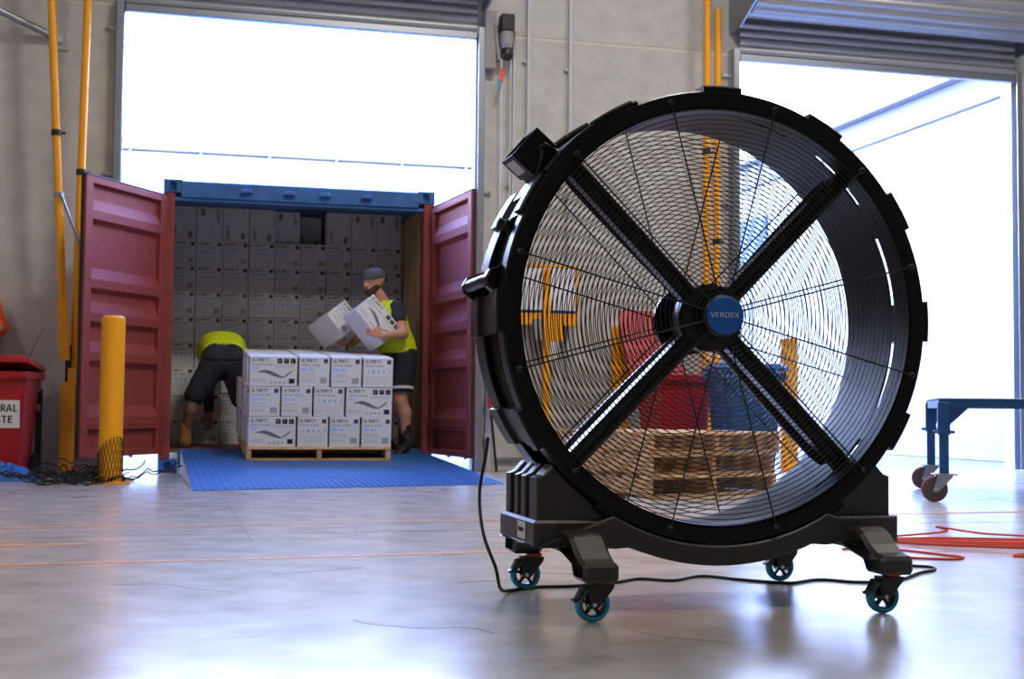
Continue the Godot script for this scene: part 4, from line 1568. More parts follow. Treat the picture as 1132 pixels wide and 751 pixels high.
func bending_worker() -> void:
	var n := thing("person", "person bending down with back turned, yellow vest and dark shorts", "person", XW)
	var hipL := V(0.455, 0.93, -0.42)
	var hipR := V(0.665, 0.93, -0.42)
	var knL := V(0.305, 0.66, -0.36)
	var anL := V(0.235, 0.33, -0.37)
	var knR := V(0.735, 0.64, -0.40)
	var anR := V(0.80, 0.30, -0.45)
	var shL := V(0.42, 1.09, -0.88)
	var shR := V(0.72, 1.10, -0.88)
	var elL := V(0.45, 0.75, -0.86)
	var wrL := V(0.455, 0.52, -0.80)
	var elR := V(0.78, 0.78, -0.92)
	var wrR := V(0.76, 0.55, -0.90)
	var hc := V(0.575, 0.98, -1.10)
	var torso := [[V(0.49, 1.03, -0.45), V(0.49, 1.15, -0.80), 0.105, 0.11], [V(0.64, 1.03, -0.45), V(0.65, 1.15, -0.80), 0.105, 0.11], [V(0.565, 1.045, -0.47), V(0.57, 1.165, -0.80), 0.105, 0.108], [shL, shR, 0.07, 0.07]]
	var hips := [[hipL + V(0.03, 0.04, 0), hipR + V(-0.03, 0.04, 0), 0.122, 0.122]]
	var legs := [[hipL, knL, 0.095, 0.064], [hipR, knR, 0.095, 0.064]]
	var shins := [[knL, knL.lerp(anL, 0.35) + V(0, 0, 0.022), 0.058, 0.062], [knL.lerp(anL, 0.35) + V(0, 0, 0.022), anL, 0.062, 0.040], [knR, knR.lerp(anR, 0.35) + V(0, 0, 0.022), 0.058, 0.062], [knR.lerp(anR, 0.35) + V(0, 0, 0.022), anR, 0.062, 0.040]]
	var arms := [[shL, elL, 0.056, 0.046], [elL, wrL, 0.046, 0.032], [shR, elR, 0.056, 0.046], [elR, wrR, 0.046, 0.032]]
	var look := V(0, -0.75, -0.66).normalized()
	var up := V(0, 0.66, -0.75).normalized()
	var body := blend_mesh(torso + hips + legs + shins + arms + [[V(0.57, 1.10, -0.92), hc, 0.06, 0.058]], 0.013, 0.03)
	var head := blend_mesh(head_bones(hc + V(0, -0.02, -0.05), look, up), 0.0055, 0.016)
	var dn := V(0, -0.98, 0.1).normalized()
	var hL := blend_mesh(hand_bones(wrL, dn, V(0, 0, 1), V(1, 0, 0), 0.4), 0.004, 0.008)
	var hR := blend_mesh(hand_bones(wrR, dn, V(0, 0, 1), V(-1, 0, 0), 0.4), 0.004, 0.008)
	cloth("body", merged([body, head, hL, hR]), M.skin_tattooed, n)
	face_parts(n, hc + V(0, -0.02, -0.05), look, up)
	cloth("hair", blend_mesh([[hc + up * 0.045 - look * 0.03 + V(0, -0.02, -0.05), hc + up * 0.04 + look * 0.01 + V(0, -0.02, -0.05), 0.090, 0.084]], 0.007, 0.02, 0.008, [[look, (hc + V(0, -0.02, -0.05)).dot(look) + 0.03]]), M.hair_dark, n)
	cloth("vest", blend_mesh(torso, 0.012, 0.03, 0.026, [[V(0, -0.25, 1).normalized(), V(0.57, 1.08, -0.50).dot(V(0, -0.25, 1).normalized())]], 0.012), M.hivis_yellow, n)
	cloth("sleeve", blend_mesh([[shL, elL, 0.064, 0.056], [elL, elL.lerp(wrL, 0.85), 0.056, 0.046]], 0.010, 0.02), M.navy_cloth, n)
	cloth("sleeve", blend_mesh([[shR, elR, 0.064, 0.056], [elR, elR.lerp(wrR, 0.85), 0.056, 0.046]], 0.010, 0.02), M.navy_cloth, n)
	cloth("shirt", blend_mesh([[V(0.49, 1.03, -0.40), V(0.49, 1.05, -0.60), 0.112, 0.112], [V(0.64, 1.03, -0.40), V(0.64, 1.05, -0.60), 0.112, 0.112]], 0.012, 0.03, 0.012, [[V(0, -1, 0.2).normalized(), V(0.5, 0.98, -0.4).dot(V(0, -1, 0.2).normalized())]], 0.008), M.navy_cloth, n)
	cloth("shorts", blend_mesh(hips + [[hipL, hipL.lerp(knL, 0.92), 0.112, 0.088], [hipR, hipR.lerp(knR, 0.92), 0.112, 0.088]], 0.012, 0.035, 0.010, [], 0.010), M.dark_shorts, n)
	for a in [anL, anR]:
		cloth("boot", blend_mesh([[a + V(0, 0.07, 0), a + V(0, -0.05, 0.01), 0.054, 0.052], [a + V(0, -0.065, 0.02), a + V(-0.02, -0.072, -0.15), 0.052, 0.044], [a + V(0.0, -0.08, 0.03), a + V(0.0, -0.085, 0.02), 0.040, 0.038]], 0.008, 0.03), M.boot_tan, n)
		var s := mb()
		box(s, a + V(-0.005, -0.118 + 0.006, -0.06), V(0.095, 0.02, 0.27), 0.008)
		obj("boot_sole", s, M.shoe_black, n)

func orange_worker() -> void:
	var n := thing("person", "person in an orange top standing behind the red wheelie bin at the picture's left edge", "person", XW * Transform3D(Basis(), V(-1.58, 0, 0.08)))
	var hipL := V(-0.10, 0.92, 0)
	var hipR := V(0.10, 0.92, 0)
	var torso := [[V(-0.10, 0.96, 0), V(-0.095, 1.40, 0), 0.108, 0.112], [V(0.10, 0.96, 0), V(0.095, 1.40, 0), 0.108, 0.112], [V(0, 0.96, 0.012), V(0, 1.38, 0.02), 0.112, 0.118], [V(-0.18, 1.46, 0), V(0.18, 1.46, 0), 0.068, 0.068]]
	var elR := V(0.262, 1.24, -0.01)
	var wrR := V(0.285, 1.215, 0.22)
	var arms := [[V(0.19, 1.46, 0), elR, 0.058, 0.046], [elR, wrR, 0.046, 0.032], [V(-0.19, 1.46, 0), V(-0.30, 1.20, 0), 0.058, 0.046], [V(-0.30, 1.20, 0), V(-0.27, 1.0, 0.12), 0.046, 0.032]]
	var legs := [[hipL, V(-0.11, 0.50, 0.02), 0.09, 0.062], [V(-0.11, 0.50, 0.02), V(-0.11, 0.09, 0), 0.062, 0.042], [hipR, V(0.11, 0.50, 0.02), 0.09, 0.062], [V(0.11, 0.50, 0.02), V(0.11, 0.09, 0), 0.062, 0.042]]
	var hc := V(0, 1.68, 0.02)
	var look := V(-0.3, -0.2, 0.9).normalized()
	var up := (V(0, 1, 0) - look * look.y).normalized()
	var body := blend_mesh(torso + arms + legs + [[V(0, 1.46, 0), hc, 0.06, 0.056], [hipL, hipR, 0.11, 0.11]], 0.014, 0.03)
	var fw := V(-0.3, -0.25, 0.9).normalized()
	var hR := blend_mesh(hand_bones(wrR, fw, V(-0.9, 0, -0.3).normalized(), V(0, 1, 0), 0.4), 0.004, 0.008)
	var hL := blend_mesh(hand_bones(V(-0.27, 1.0, 0.12), fw, V(0.9, 0, 0), V(0, -1, 0), 0.4), 0.004, 0.008)
	cloth("body", merged([body, blend_mesh(head_bones(hc, look, up), 0.006, 0.016), hR, hL]), M.skin, n)
	face_parts(n, hc, look, up)
	cloth("hair", blend_mesh([[hc + up * 0.045 - look * 0.03, hc + up * 0.04 + look * 0.01, 0.090, 0.084]], 0.007, 0.02, 0.008, [[(look - up).normalized(), hc.dot((look - up).normalized()) + 0.02]]), M.hair_dark, n)
	var lw := V(0.270, 1.232, 0.08)
	cloth("orange_top", blend_mesh(torso + [[V(0.19, 1.46, 0), elR, 0.062, 0.060], [elR, lw, 0.060, 0.050], [V(-0.19, 1.46, 0), V(-0.30, 1.20, 0), 0.060, 0.056]], 0.013, 0.03, 0.008, [[V(0, -1, 0), -0.90]], 0.008), M.hivis_orange, n)
	cloth("trousers", blend_mesh(legs + [[hipL, hipR, 0.11, 0.11]], 0.013, 0.03, 0.014, [[V(0, 1, 0), 0.98], [V(0, -1, 0), -0.08]], 0.008), M.navy_cloth, n)
	for x in [-0.11, 0.11]:
		cloth("boot", blend_mesh([[V(x, 0.12, 0), V(x, 0.055, 0), 0.055, 0.054], [V(x, 0.05, 0), V(x, 0.046, 0.16), 0.050, 0.045]], 0.009, 0.03), M.shoe_black, n)

# ---------------------------------------------------------------- left corner by the first door
func ball(s: SurfaceTool, c: Vector3, r: float, n := 10) -> void:
	var p := []
	for k in n + 1:
		var a := -PI / 2 + PI * k / n
		p.append(Vector2(maxf(r * cos(a), 0.0) if k > 0 and k < n else 0.0, r * sin(a)))
	lathe(s, p, n * 2, Transform3D(Basis(), c), false, false)

func bollard(label: String, at: Vector3, h: float) -> void:
	var n := thing("bollard", label, "bollard", XW * Transform3D(Basis(), at), "yellow bollards")
	var up := Transform3D(Basis(Vector3(1, 0, 0), -PI / 2), Vector3.ZERO)
	var s := mb()
	lathe(s, [Vector2(0, 0.001), Vector2(0.088, 0.001), Vector2(0.088, h - 0.03), Vector2(0.085, h - 0.014), Vector2(0.076, h - 0.004), Vector2(0.06, h), Vector2(0, h + 0.002)], 28, up)
	obj("post", s, M.safety_yellow, n)
	s = mb()
	box(s, Vector3(0, 0.006, 0), Vector3(0.30, 0.012, 0.30), 0.003)
	obj("base_plate", s, M.safety_yellow, n)
	for x in [-0.12, 0.12]:
		for z in [-0.12, 0.12]:
			s = mb()
			lathe(s, [Vector2(0, 0.012), Vector2(0.014, 0.012), Vector2(0.014, 0.022), Vector2(0, 0.024)], 6, up * Transform3D(Basis(), Vector3(x, z, 0)))
			obj("anchor_bolt", s, M.bright_bolt, n)

func wheelie_bin(label: String, xf: Transform3D, body_m: Material, lid_m: Material, lid_open: float, group := "") -> Node3D:
	var n := thing("wheelie_bin", label, "bin", xf, group)
	var s := mb()
	loft(s, [rrect(0, 0.02, 0.40, 0.42, 0.06, 0.04), rrect(0, 0.0, 0.50, 0.58, 0.84, 0.05)])
	obj("body", s, body_m, n)
	s = mb()
	loft(s, [rrect(0, 0.0, 0.55, 0.64, 0.84, 0.05), rrect(0, 0.0, 0.565, 0.655, 0.855, 0.05), rrect(0, 0.0, 0.565, 0.655, 0.895, 0.05), rrect(0, 0.0, 0.55, 0.64, 0.905, 0.05)])
	obj("rim", s, body_m, n)
	var lid := Transform3D(Basis(Vector3(1, 0, 0), -lid_open), Vector3(0, 0.915, -0.30))
	s = mb()
	var rings := [rrect(0, 0.315, 0.575, 0.67, 0.0, 0.05), rrect(0, 0.315, 0.575, 0.67, 0.03, 0.05), rrect(0, 0.315, 0.50, 0.58, 0.065, 0.05)]
	for r in rings:
		for i in r.size():
			r[i] = lid * r[i]
	loft(s, rings)
	obj("lid", s, lid_m, n)
	s = mb()
	rod(s, Vector3(-0.24, 0.93, -0.36), Vector3(0.24, 0.93, -0.36), 0.016)
	for x in [-0.2, 0.2]:
		box(s, Vector3(x, 0.91, -0.33), Vector3(0.04, 0.05, 0.08), 0.008)
	obj("handle", s, body_m, n)
	for x in [-0.23, 0.23]:
		s = mb()
		lathe(s, [Vector2(0, -0.022), Vector2(0.085, -0.022), Vector2(0.098, -0.012), Vector2(0.098, 0.012), Vector2(0.085, 0.022), Vector2(0, 0.022)], 24, Transform3D(Basis(Vector3(0, 1, 0), PI / 2), Vector3(x, 0.099, -0.20)))
		obj("wheel", s, M.black_plastic, n)
	return n

func boom_gate(label: String, at: Vector3, arms: Array, post_h: float) -> void:
	var n := thing("boom_gate", label, "boom gate", XW * Transform3D(Basis(), at), "yellow boom gates")
	var s := mb()
	box(s, Vector3(0, post_h / 2, 0), Vector3(0.12, post_h, 0.08), 0.006)
	box(s, Vector3(0, 0.006, 0), Vector3(0.22, 0.012, 0.2), 0.003)
	obj("post", s, M.safety_yellow, n)
	for a in arms:
		s = mb()
		tube(s, [a[0], a[1]], 0.034, 14)
		obj("arm", s, M.safety_yellow, n)
		s = mb()
		var dir: Vector3 = (a[1] - a[0]).normalized()
		box(s, a[0] + dir * 0.22, Vector3(0.085, 0.52, 0.085), 0.006, Basis(dir.cross(Vector3(0, 0, 1)).normalized(), dir, Vector3(0, 0, 1)))
		obj("arm_socket", s, M.safety_yellow, n)
	s = mb()
	box(s, Vector3(0, post_h + 0.1, -0.02), Vector3(0.05, 0.42, 0.03), 0.004)
	obj("pivot_bracket", s, M.black_plastic, n)
	for a in arms:
		s = mb()
		var c: Vector3 = a[0].lerp(a[1], a[2])
		lathe(s, rect_ring(0.033, 0.042, -0.025, 0.025), 16, Transform3D(Basis(Vector3(1, 0, 0), -PI / 2), c), true)
		box(s, c + Vector3(0.055, 0, 0.0), Vector3(0.04, 0.02, 0.02), 0.002)
		obj("strap", s, M.black_plastic, n)

func mound(called: String, rx: float, rz: float, h: float, seed_: int, m: Material, xf: Transform3D) -> MeshInstance3D:
	var nz := FastNoiseLite.new()
	nz.seed = seed_
	nz.frequency = 1.6
	nz.fractal_octaves = 3
	var s := mb()
	var N := 40
	var K := 14
	var pt := func(k: int, i: int):
		var f := float(k) / K
		var a := TAU * (i % N) / N
		var x := cos(a) * f
		var z := sin(a) * f
		var edge := 1.0 + 0.3 * nz.get_noise_2d(cos(a) * 0.7 + 4, sin(a) * 0.7)
		var y := h * pow(1.0 - f, 0.55) * (0.72 + 0.75 * nz.get_noise_2d(x * 1.1 + 9.0, z * 1.1)) if k < K else 0.0
		return Vector3(x * rx * edge, maxf(y, 0.0) + 0.001, z * rz * edge)
	for k in K:
		for i in N:
			if k == 0:
				t3(s, pt.call(0, 0), pt.call(1, i + 1), pt.call(1, i), 1)
			else:
				q4(s, pt.call(k, i), pt.call(k, i + 1), pt.call(k + 1, i + 1), pt.call(k + 1, i), 1)
	return obj(called, s, m, self, xf)

func left_corner() -> void:
	bollard("fat yellow bollard in front of the container's left red door", Vector3(-0.344, 0, 1.50), 1.27)
	boom_gate("yellow boom gate with two raised arms left of the container", Vector3(-0.745, 0, 0.25), [[Vector3(-0.03, 1.00, 0.03), Vector3(-0.27, 5.1, 0.05), 0.46], [Vector3(0.035, 0.42, -0.04), Vector3(0.095, 5.1, -0.05), 0.46]], 0.78)
	var gate: Node = get_node("boom_gate")
	var s := mb()
	tube(s, [Vector3(-0.09, 2.36, 0.09), Vector3(-0.08, 2.34, 0.09), Vector3(0.075, 1.93, 0.0)], 0.012, 8)
	lathe(s, rect_ring(0.035, 0.043, -0.02, 0.02), 14, Transform3D(Basis(Vector3(1, 0, 0), -PI / 2), Vector3(-0.107, 2.36, 0.037)), true)
	obj("link_bar", s, M.galvanised, gate)
	# red wheelie bin, cut by the picture's left edge
	var bx := XW * Transform3D(Basis(Vector3.UP, -0.16).scaled(Vector3.ONE * 0.94), Vector3(-1.225, 0, 0.56))
	var b := wheelie_bin("red general waste wheelie bin at the picture's left edge", bx, M.bin_red, M.bin_red, deg_to_rad(6.0))
	s = mb()
	box(s, Vector3(0.025, 0.545, 0.2705), Vector3(0.385, 0.235, 0.006), 0.002, Basis(Vector3(1, 0, 0), 0.077))
	var lab := obj("waste_label", s, M.sign_white, b)
	lettering("GENERAL", 0.062, M.ink, lab, Transform3D(Basis(Vector3(1, 0, 0), 0.077), Vector3(0.025, 0.595, 0.2785)), true, 0.92)
	lettering("WASTE", 0.062, M.ink, lab, Transform3D(Basis(Vector3(1, 0, 0), 0.077), Vector3(0.025, 0.500, 0.2712)), true, 1.0)
	s = mb()
	tube(s, [Vector3(0.13, 0.86, -0.10), Vector3(0.17, 1.02, -0.13), Vector3(0.275, 1.30, -0.2)], [0.006, 0.006, 0.003], 6)
	tag(obj("stick", s, M.twig, self, bx), "thin brown stick poking out of the red bin at left", "stick")
	# things on the floor and wall around it
	tag(mound("tarpaulin", 0.27, 0.16, 0.15, 5, M.tarp_blue, XW * Transform3D(Basis(), Vector3(-1.14, 0, 1.03))), "crumpled bright blue plastic sheet in front of the red bin", "tarpaulin")
	net_heap()
	var w := thing("wall_latch", "grey and black latch post standing against the wall behind the red bin", "latch post", XW * Transform3D(Basis(), Vector3(-0.98, 0, 0.10)))
	s = mb()
	box(s, Vector3(0, 0.36, 0), Vector3(0.05, 0.72, 0.05), 0.006)
	obj("post", s, M.black_plastic, w)
	s = mb()
	box(s, Vector3(0.0, 0.80, 0.02), Vector3(0.035, 0.20, 0.035), 0.008)
	obj("latch", s, M.galvanised, w)
	s = mb()
	box(s, Vector3(0.0, 0.56, 0.035), Vector3(0.03, 0.06, 0.03), 0.006)
	obj("catch", s, M.galvanised, w)

func net_heap() -> void:
	# coarse black netting bunched on the floor and draped against the foot of the bollard
	var s := mb()
	rng.seed = 21
	for k in 46:
		var p := []
		var c := Vector3(rng.randf_range(-0.92, -0.28), 0.02, rng.randf_range(1.05, 1.62))
		var a := rng.randf() * TAU
		var lift := 0.12 + 0.16 * clampf(1.0 - absf(c.x + 0.40) / 0.3, 0.0, 1.0)
		for i in 12:
			a += rng.randf_range(-0.7, 0.7)
			c += Vector3(cos(a) * 0.045, 0, sin(a) * 0.03)
			c.y = clampf(c.y + rng.randf_range(-0.03, 0.034), 0.006, lift)
			var flat := Vector2(c.x + 0.344, c.z - 1.50)
			if flat.length() < 0.10:     # keep outside the bollard
				flat = flat.normalized() * 0.10
				c.x = flat.x - 0.344
				c.z = flat.y + 1.50
			p.append(c)
		tube(s, p, 0.006, 5)
	# a skirt of mesh tied round the bollard
	for k in 22:
		for dirn in [-1.0, 1.0]:
			var p := []
			for i in 8:
				var an: float = TAU * k / 22.0 + dirn * i * 0.11
				p.append(Vector3(-0.344 + 0.093 * cos(an), 0.02 + i * (0.035 + 0.013 * sin(an + 0.6)), 1.50 + 0.093 * sin(an)))
			tube(s, p, 0.0022, 4)
	var o := obj("netting", s, M.net_black, self, XW)
	tag(o, "tangled black netting heaped at the foot of the yellow bollard", "netting")

# ---------------------------------------------------------------- what is seen through and behind the fan
func behind_fan() -> void:
	bollard("yellow bollard seen through the left half of the fan guard", Vector3(4.22, 0, 0.12), 1.38)
	bollard("yellow bollard seen through the right half of the fan guard, before the pale shed", Vector3(5.93, 0, 0.20), 1.30)
	boom_gate("yellow boom gate with two upright arms right above the fan", Vector3(5.16, 0, 0.08), [[Vector3(-0.05, 0.55, 0.0), Vector3(-0.035, 5.2, 0.0), 0.55], [Vector3(0.07, 0.42, -0.05), Vector3(0.10, 4.55, -0.05), 0.44]], 0.62)
	wheelie_bin("red wheelie bin with its lid thrown open behind the fan", XW * Transform3D(Basis(Vector3.UP, 0.12), Vector3(4.47, 0, 0.84)), M.bin_red, M.bin_red, deg_to_rad(112.0))
	wheelie_bin("blue wheelie bin next to the red one behind the fan", XW * Transform3D(Basis(Vector3.UP, -0.1), Vector3(4.80, 0, 1.62)), M.bin_blue, M.bin_blue, 0.0)
	# yellow framed notice board on a post against the wall
	var n := thing("notice_board", "white notice board with yellow frame and post against the concrete wall", "notice board", XW * Transform3D(Basis(), Vector3(3.50, 0, 0.05)))
	var s := mb()
	box(s, Vector3(0.02, 1.715, 0), Vector3(0.54, 0.40, 0.015), 0.003)
	obj("panel", s, M.board_white, n)
	s = mb()
	for e in [[Vector3(0.02, 1.93, 0.004), Vector3(0.58, 0.022, 0.03)], [Vector3(-0.26, 1.66, 0.004), Vector3(0.02, 0.55, 0.03)], [Vector3(0.30, 1.66, 0.004), Vector3(0.02, 0.55, 0.03)]]:
		box(s, e[0], e[1], 0.003)
	obj("frame", s, M.safety_yellow, n)
	s = mb()
	box(s, Vector3(0.02, 1.502, 0.006), Vector3(0.54, 0.026, 0.02), 0.003)
	obj("blue_strip", s, M.board_blue, n)
	s = mb()
	box(s, Vector3(0.02, 1.43, 0.003), Vector3(0.54, 0.115, 0.02), 0.003)
	box(s, Vector3(0.05, 1.30, 0.003), Vector3(0.24, 0.15, 0.02), 0.003)
	obj("lower_tray", s, M.safety_yellow, n)
	s = mb()
	box(s, Vector3(0.0, 0.95, 0.03), Vector3(0.065, 1.90, 0.04), 0.005)
	box(s, Vector3(0.0, 0.008, 0.0), Vector3(0.2, 0.016, 0.16), 0.003)
	obj("post", s, M.safety_yellow, n)
	s = mb()
	box(s, Vector3(-0.09, 1.33, 0.04), Vector3(0.09, 0.20, 0.05), 0.008)
	obj("switch_box", s, M.opener_grey, n)
	s = mb()
	box(s, Vector3(0.06, 1.13, 0.03), Vector3(0.11, 0.18, 0.012), 0.002)
	obj("notice", s, M.sign_white, n)
	# three timber pallets stacked cornerwise
	var kinds := ["bottom", "middle", "top"]
	for k in 3:
		var px := Transform3D(Basis(Vector3.UP, deg_to_rad([33.0, 34.5, 32.0][k])), Vector3(0.915 + 0.004 * k, 0.001 + k * 0.1465, -8.86)) 
		var pn := thing("pallet", "%s one of the three timber pallets stacked behind the fan" % kinds[k], "pallet", px, "pallets stacked behind the fan")
		pallet_parts(pn, 1.165, 1.165, 0.146, Vector3(0.5825, 0, -0.5825))

# ---------------------------------------------------------------- right hand side
func right_side() -> void:
	var n := thing("trolley", "blue steel frame trolley on swivel casters at the picture's right edge", "trolley", Transform3D(Basis(Vector3.UP, -0.2513), Vector3(2.855, 0, -8.79)))
	var Lx := 2.4
	var Dz := 1.5
	var top := 0.685
	for z in [0.0, -Dz]:
		var s := mb()
		box(s, Vector3(Lx / 2 - 0.03, top - 0.036, z), Vector3(Lx, 0.06, 0.05), 0.004)
		obj("side_beam", s, M.trolley_blue, n)
	for x in [0.0, Lx - 0.06]:
		var s := mb()
		box(s, Vector3(x, top - 0.036, -Dz / 2), Vector3(0.05, 0.06, Dz - 0.05), 0.004)
		obj("end_beam", s, M.trolley_blue, n)
	var s3 := mb()
	box(s3, Vector3(Lx / 2 - 0.03, top - 0.003, -Dz / 2), Vector3(Lx + 0.01, 0.006, Dz + 0.06), 0.001)
	obj("top_sheet", s3, M.trolley_top, n)
	for x in [0.0, Lx - 0.06]:
		for z in [0.0, -Dz]:
			var dirx := 1.0 if x < 1.0 else -1.0
			var s := mb()
			box(s, Vector3(x, 0.55, z), Vector3(0.078, 0.22, 0.078), 0.005)
			box(s, Vector3(x, 0.33, z), Vector3(0.060, 0.30, 0.060), 0.004)
			obj("leg", s, M.trolley_blue, n)
			s = mb()
			prism(s, [Vector2(0.03, 0.622), Vector2(0.16, 0.622), Vector2(0.03, 0.50)], z - 0.012, z + 0.012, Transform3D(Basis.from_scale(Vector3(dirx, 1, 1)) if dirx > 0 else Basis(Vector3.UP, PI), Vector3(x, 0, 0 if dirx > 0 else 2 * z)), 0.002)
			obj("gusset", s, M.trolley_blue, n)
			s = mb()
			rod(s, Vector3(x - 0.07, 0.46, z), Vector3(x + 0.07, 0.46, z), 0.010, 8)
			obj("lock_pin", s, M.trolley_blue, n)
			var c := joint("caster", n, Transform3D(Basis(Vector3.UP, 0.15), Vector3(x, 0, z)))
			s = mb()
			box(s, Vector3(0, 0.182, 0), Vector3(0.15, 0.010, 0.11), 0.002)
			obj("plate", s, M.galvanised, c)
			s = mb()
			for zz in [-0.034, 0.030]:
				prism(s, [Vector2(-0.078, 0.07), Vector2(-0.045, 0.065), Vector2(0.05, 0.165), Vector2(0.05, 0.178), Vector2(-0.045, 0.178)], zz, zz + 0.004)
			obj("fork", s, M.galvanised, c)
			s = mb()
			lathe(s, [Vector2(0.0, -0.022), Vector2(0.070, -0.023), Vector2(0.070, 0.023), Vector2(0.0, 0.022)], 28, Transform3D(Basis(), Vector3(-0.062, 0.085, 0)))
			obj("wheel_core", s, M.rubber_grey, c)
			s = mb()
			lathe(s, [Vector2(0.058, -0.022), Vector2(0.078, -0.020), Vector2(0.085, -0.010), Vector2(0.085, 0.010), Vector2(0.078, 0.020), Vector2(0.058, 0.022)], 32, Transform3D(Basis(), Vector3(-0.062, 0.085, 0)), false, false)
			obj("tyre", s, M.wheel_red, c)
			s = mb()
			rod(s, Vector3(-0.062, 0.085, -0.045), Vector3(-0.062, 0.085, 0.045), 0.010, 8)
			obj("axle", s, M.axle_steel, c)

# ---------------------------------------------------------------- fittings on the back wall
func wall_fittings() -> void:
	var lbl := ["thin grey conduit nearest the left roller door, running up the concrete wall", "grey conduit, middle of the three on the concrete wall", "grey conduit on the concrete wall, furthest from the left roller door"]
	var ts := [3.20, 3.345, 3.765]
	for k in 3:
		var n := thing("conduit", lbl[k], "conduit", XW * Transform3D(Basis(), Vector3(ts[k], 0, WALL_W + 0.03)), "conduits on the concrete wall")
		var s := mb()
		rod(s, Vector3(0, 0.02 if k else 1.2, 0), Vector3(0, [4.0, 7.9, 7.9][k], 0), [0.014, 0.018, 0.022][k], 10)
		obj("pipe", s, M.conduit_grey, n)
		for y in [1.3, 2.7, 3.95, 5.2]:
			if y < [3.9, 7.0, 7.0][k] and not (k == 0 and y < 1.5):
				s = mb()
				box(s, Vector3(-0.02, y - 0.05 * k, -0.008), Vector3(0.08, 0.026, 0.022), 0.004)
				rod(s, Vector3(-0.045, y - 0.05 * k, 0), Vector3(-0.045, y - 0.05 * k, 0.014), 0.009, 8)
				obj("saddle_clip", s, M.bright_bolt, n)
	# door opener with its hand chain
	var o := thing("door_opener", "grey and black roller door opener with hanging white hand chains", "door opener", XW * Transform3D(Basis(), Vector3(3.08, 0, WALL_W + 0.14)))
	var s := mb()
	box(s, Vector3(0.02, 4.22, 0), Vector3(0.13, 0.16, 0.13), 0.01)
	obj("motor", s, M.black_plastic, o)
	s = mb()
	lathe(s, [Vector2(0, 3.98), Vector2(0.05, 3.98), Vector2(0.066, 4.02), Vector2(0.066, 4.12), Vector2(0.05, 4.15), Vector2(0, 4.15)], 16, Transform3D(Basis(Vector3(1, 0, 0), -PI / 2), Vector3(0.02, 0, 0)))
	box(s, Vector3(-0.07, 4.03, -0.03), Vector3(0.03, 0.34, 0.08), 0.006, Basis(Vector3(0, 0, 1), 0.12))
	box(s, Vector3(0.10, 4.05, -0.03), Vector3(0.02, 0.22, 0.06), 0.004, Basis(Vector3(0, 0, 1), -0.1))
	obj("gearbox", s, M.opener_grey, o)
	s = mb()
	lathe(s, [Vector2(0, 3.88), Vector2(0.05, 3.88), Vector2(0.058, 3.92), Vector2(0.05, 3.97), Vector2(0, 3.97)], 16, Transform3D(Basis(Vector3(1, 0, 0), -PI / 2), Vector3(0.025, 0, 0)))
	obj("chain_wheel", s, M.black_plastic, o)
	s = mb()
	box(s, Vector3(-0.13, 4.06, -0.06), Vector3(0.11, 0.55, 0.10), 0.008)
	obj("drive_plate", s, M.opener_grey, o)
	for x in [-0.03, 0.06]:
		s = mb()
		var p := []
		var r := []
		for k in 150:
			p.append(Vector3(x, 3.88 - k * 0.0195, 0.01))
			r.append(0.011 if k % 2 else 0.006)
		tube(s, p, r, 6)
		obj("chain", s, M.chain_white, o)
	s = mb()
	box(s, Vector3(-0.03, 3.72, 0.03), Vector3(0.035, 0.13, 0.012), 0.003)
	obj("orange_tag", s, M.tag_orange, o)
	s = mb()
	box(s, Vector3(-0.055, 3.63, 0.03), Vector3(0.035, 0.11, 0.012), 0.003)
	obj("blue_tag", s, M.tag_blue, o)
	# short pipe beside the left door with a collar, and the pole leaning next to it
	var dp := thing("standpipe", "short grey standpipe with a pale collar beside the container's right door", "pipe", XW * Transform3D(Basis(), Vector3(2.985, 0, WALL_W + 0.06)))
	s = mb()
	rod(s, Vector3(0, 0.001, 0), Vector3(0, 1.05, 0), 0.042, 14)
	obj("pipe", s, M.conduit_grey, dp)
	s = mb()
	lathe(s, [Vector2(0.04, 0.30), Vector2(0.052, 0.30), Vector2(0.052, 0.37), Vector2(0.04, 0.37)], 16, Transform3D(Basis(Vector3(1, 0, 0), -PI / 2), Vector3.ZERO), true)
	obj("collar", s, M.chain_white, dp)
	var pl := thing("pole", "thin black pole with a red top leaning by the standpipe", "pole", XW * Transform3D(Basis(), Vector3(2.99, 0, 0.12)))
	s = mb()
	tube(s, [Vector3(0.03, 0.005, 0), Vector3(-0.02, 0.60, -0.05)], 0.013, 8)
	obj("shaft", s, M.black_plastic, pl)
	s = mb()
	tube(s, [Vector3(-0.02, 0.60, -0.05), Vector3(-0.032, 0.76, -0.064)], 0.019, 8)
	obj("grip", s, M.tip_red, pl)
	# steel prop running from the wall towards the room at top left
	var pr := thing("wall_prop", "galvanised steel prop bolted to the wall left of the boom gate", "prop", XW)
	s = mb()
	rod(s, Vector3(-0.93, 3.79, WALL_W + 0.03), Vector3(-2.6, 4.32, 0.75), 0.032, 12)
	obj("tube", s, M.galvanised, pr)
	s = mb()
	box(s, Vector3(-0.90, 3.77, WALL_W + 0.012), Vector3(0.14, 0.16, 0.022), 0.004)
	box(s, Vector3(-0.90, 3.78, WALL_W + 0.04), Vector3(0.05, 0.07, 0.06), 0.004)
	obj("foot_plate", s, M.conduit_grey, pr)
	# control box and pipe right of the right door
	var sw := thing("wall_switch", "blue fronted switch box on the column right of the right roller door", "switch", XW * Transform3D(Basis(), Vector3(8.79, 1.50, WALL_W + 0.02)))
	s = mb()
	box(s, Vector3.ZERO, Vector3(0.13, 0.26, 0.04), 0.008)
	obj("case", s, M.chain_white, sw)
	s = mb()
	box(s, Vector3(0, 0.02, 0.022), Vector3(0.08, 0.15, 0.01), 0.003)
	obj("front", s, M.switch_blue, sw)
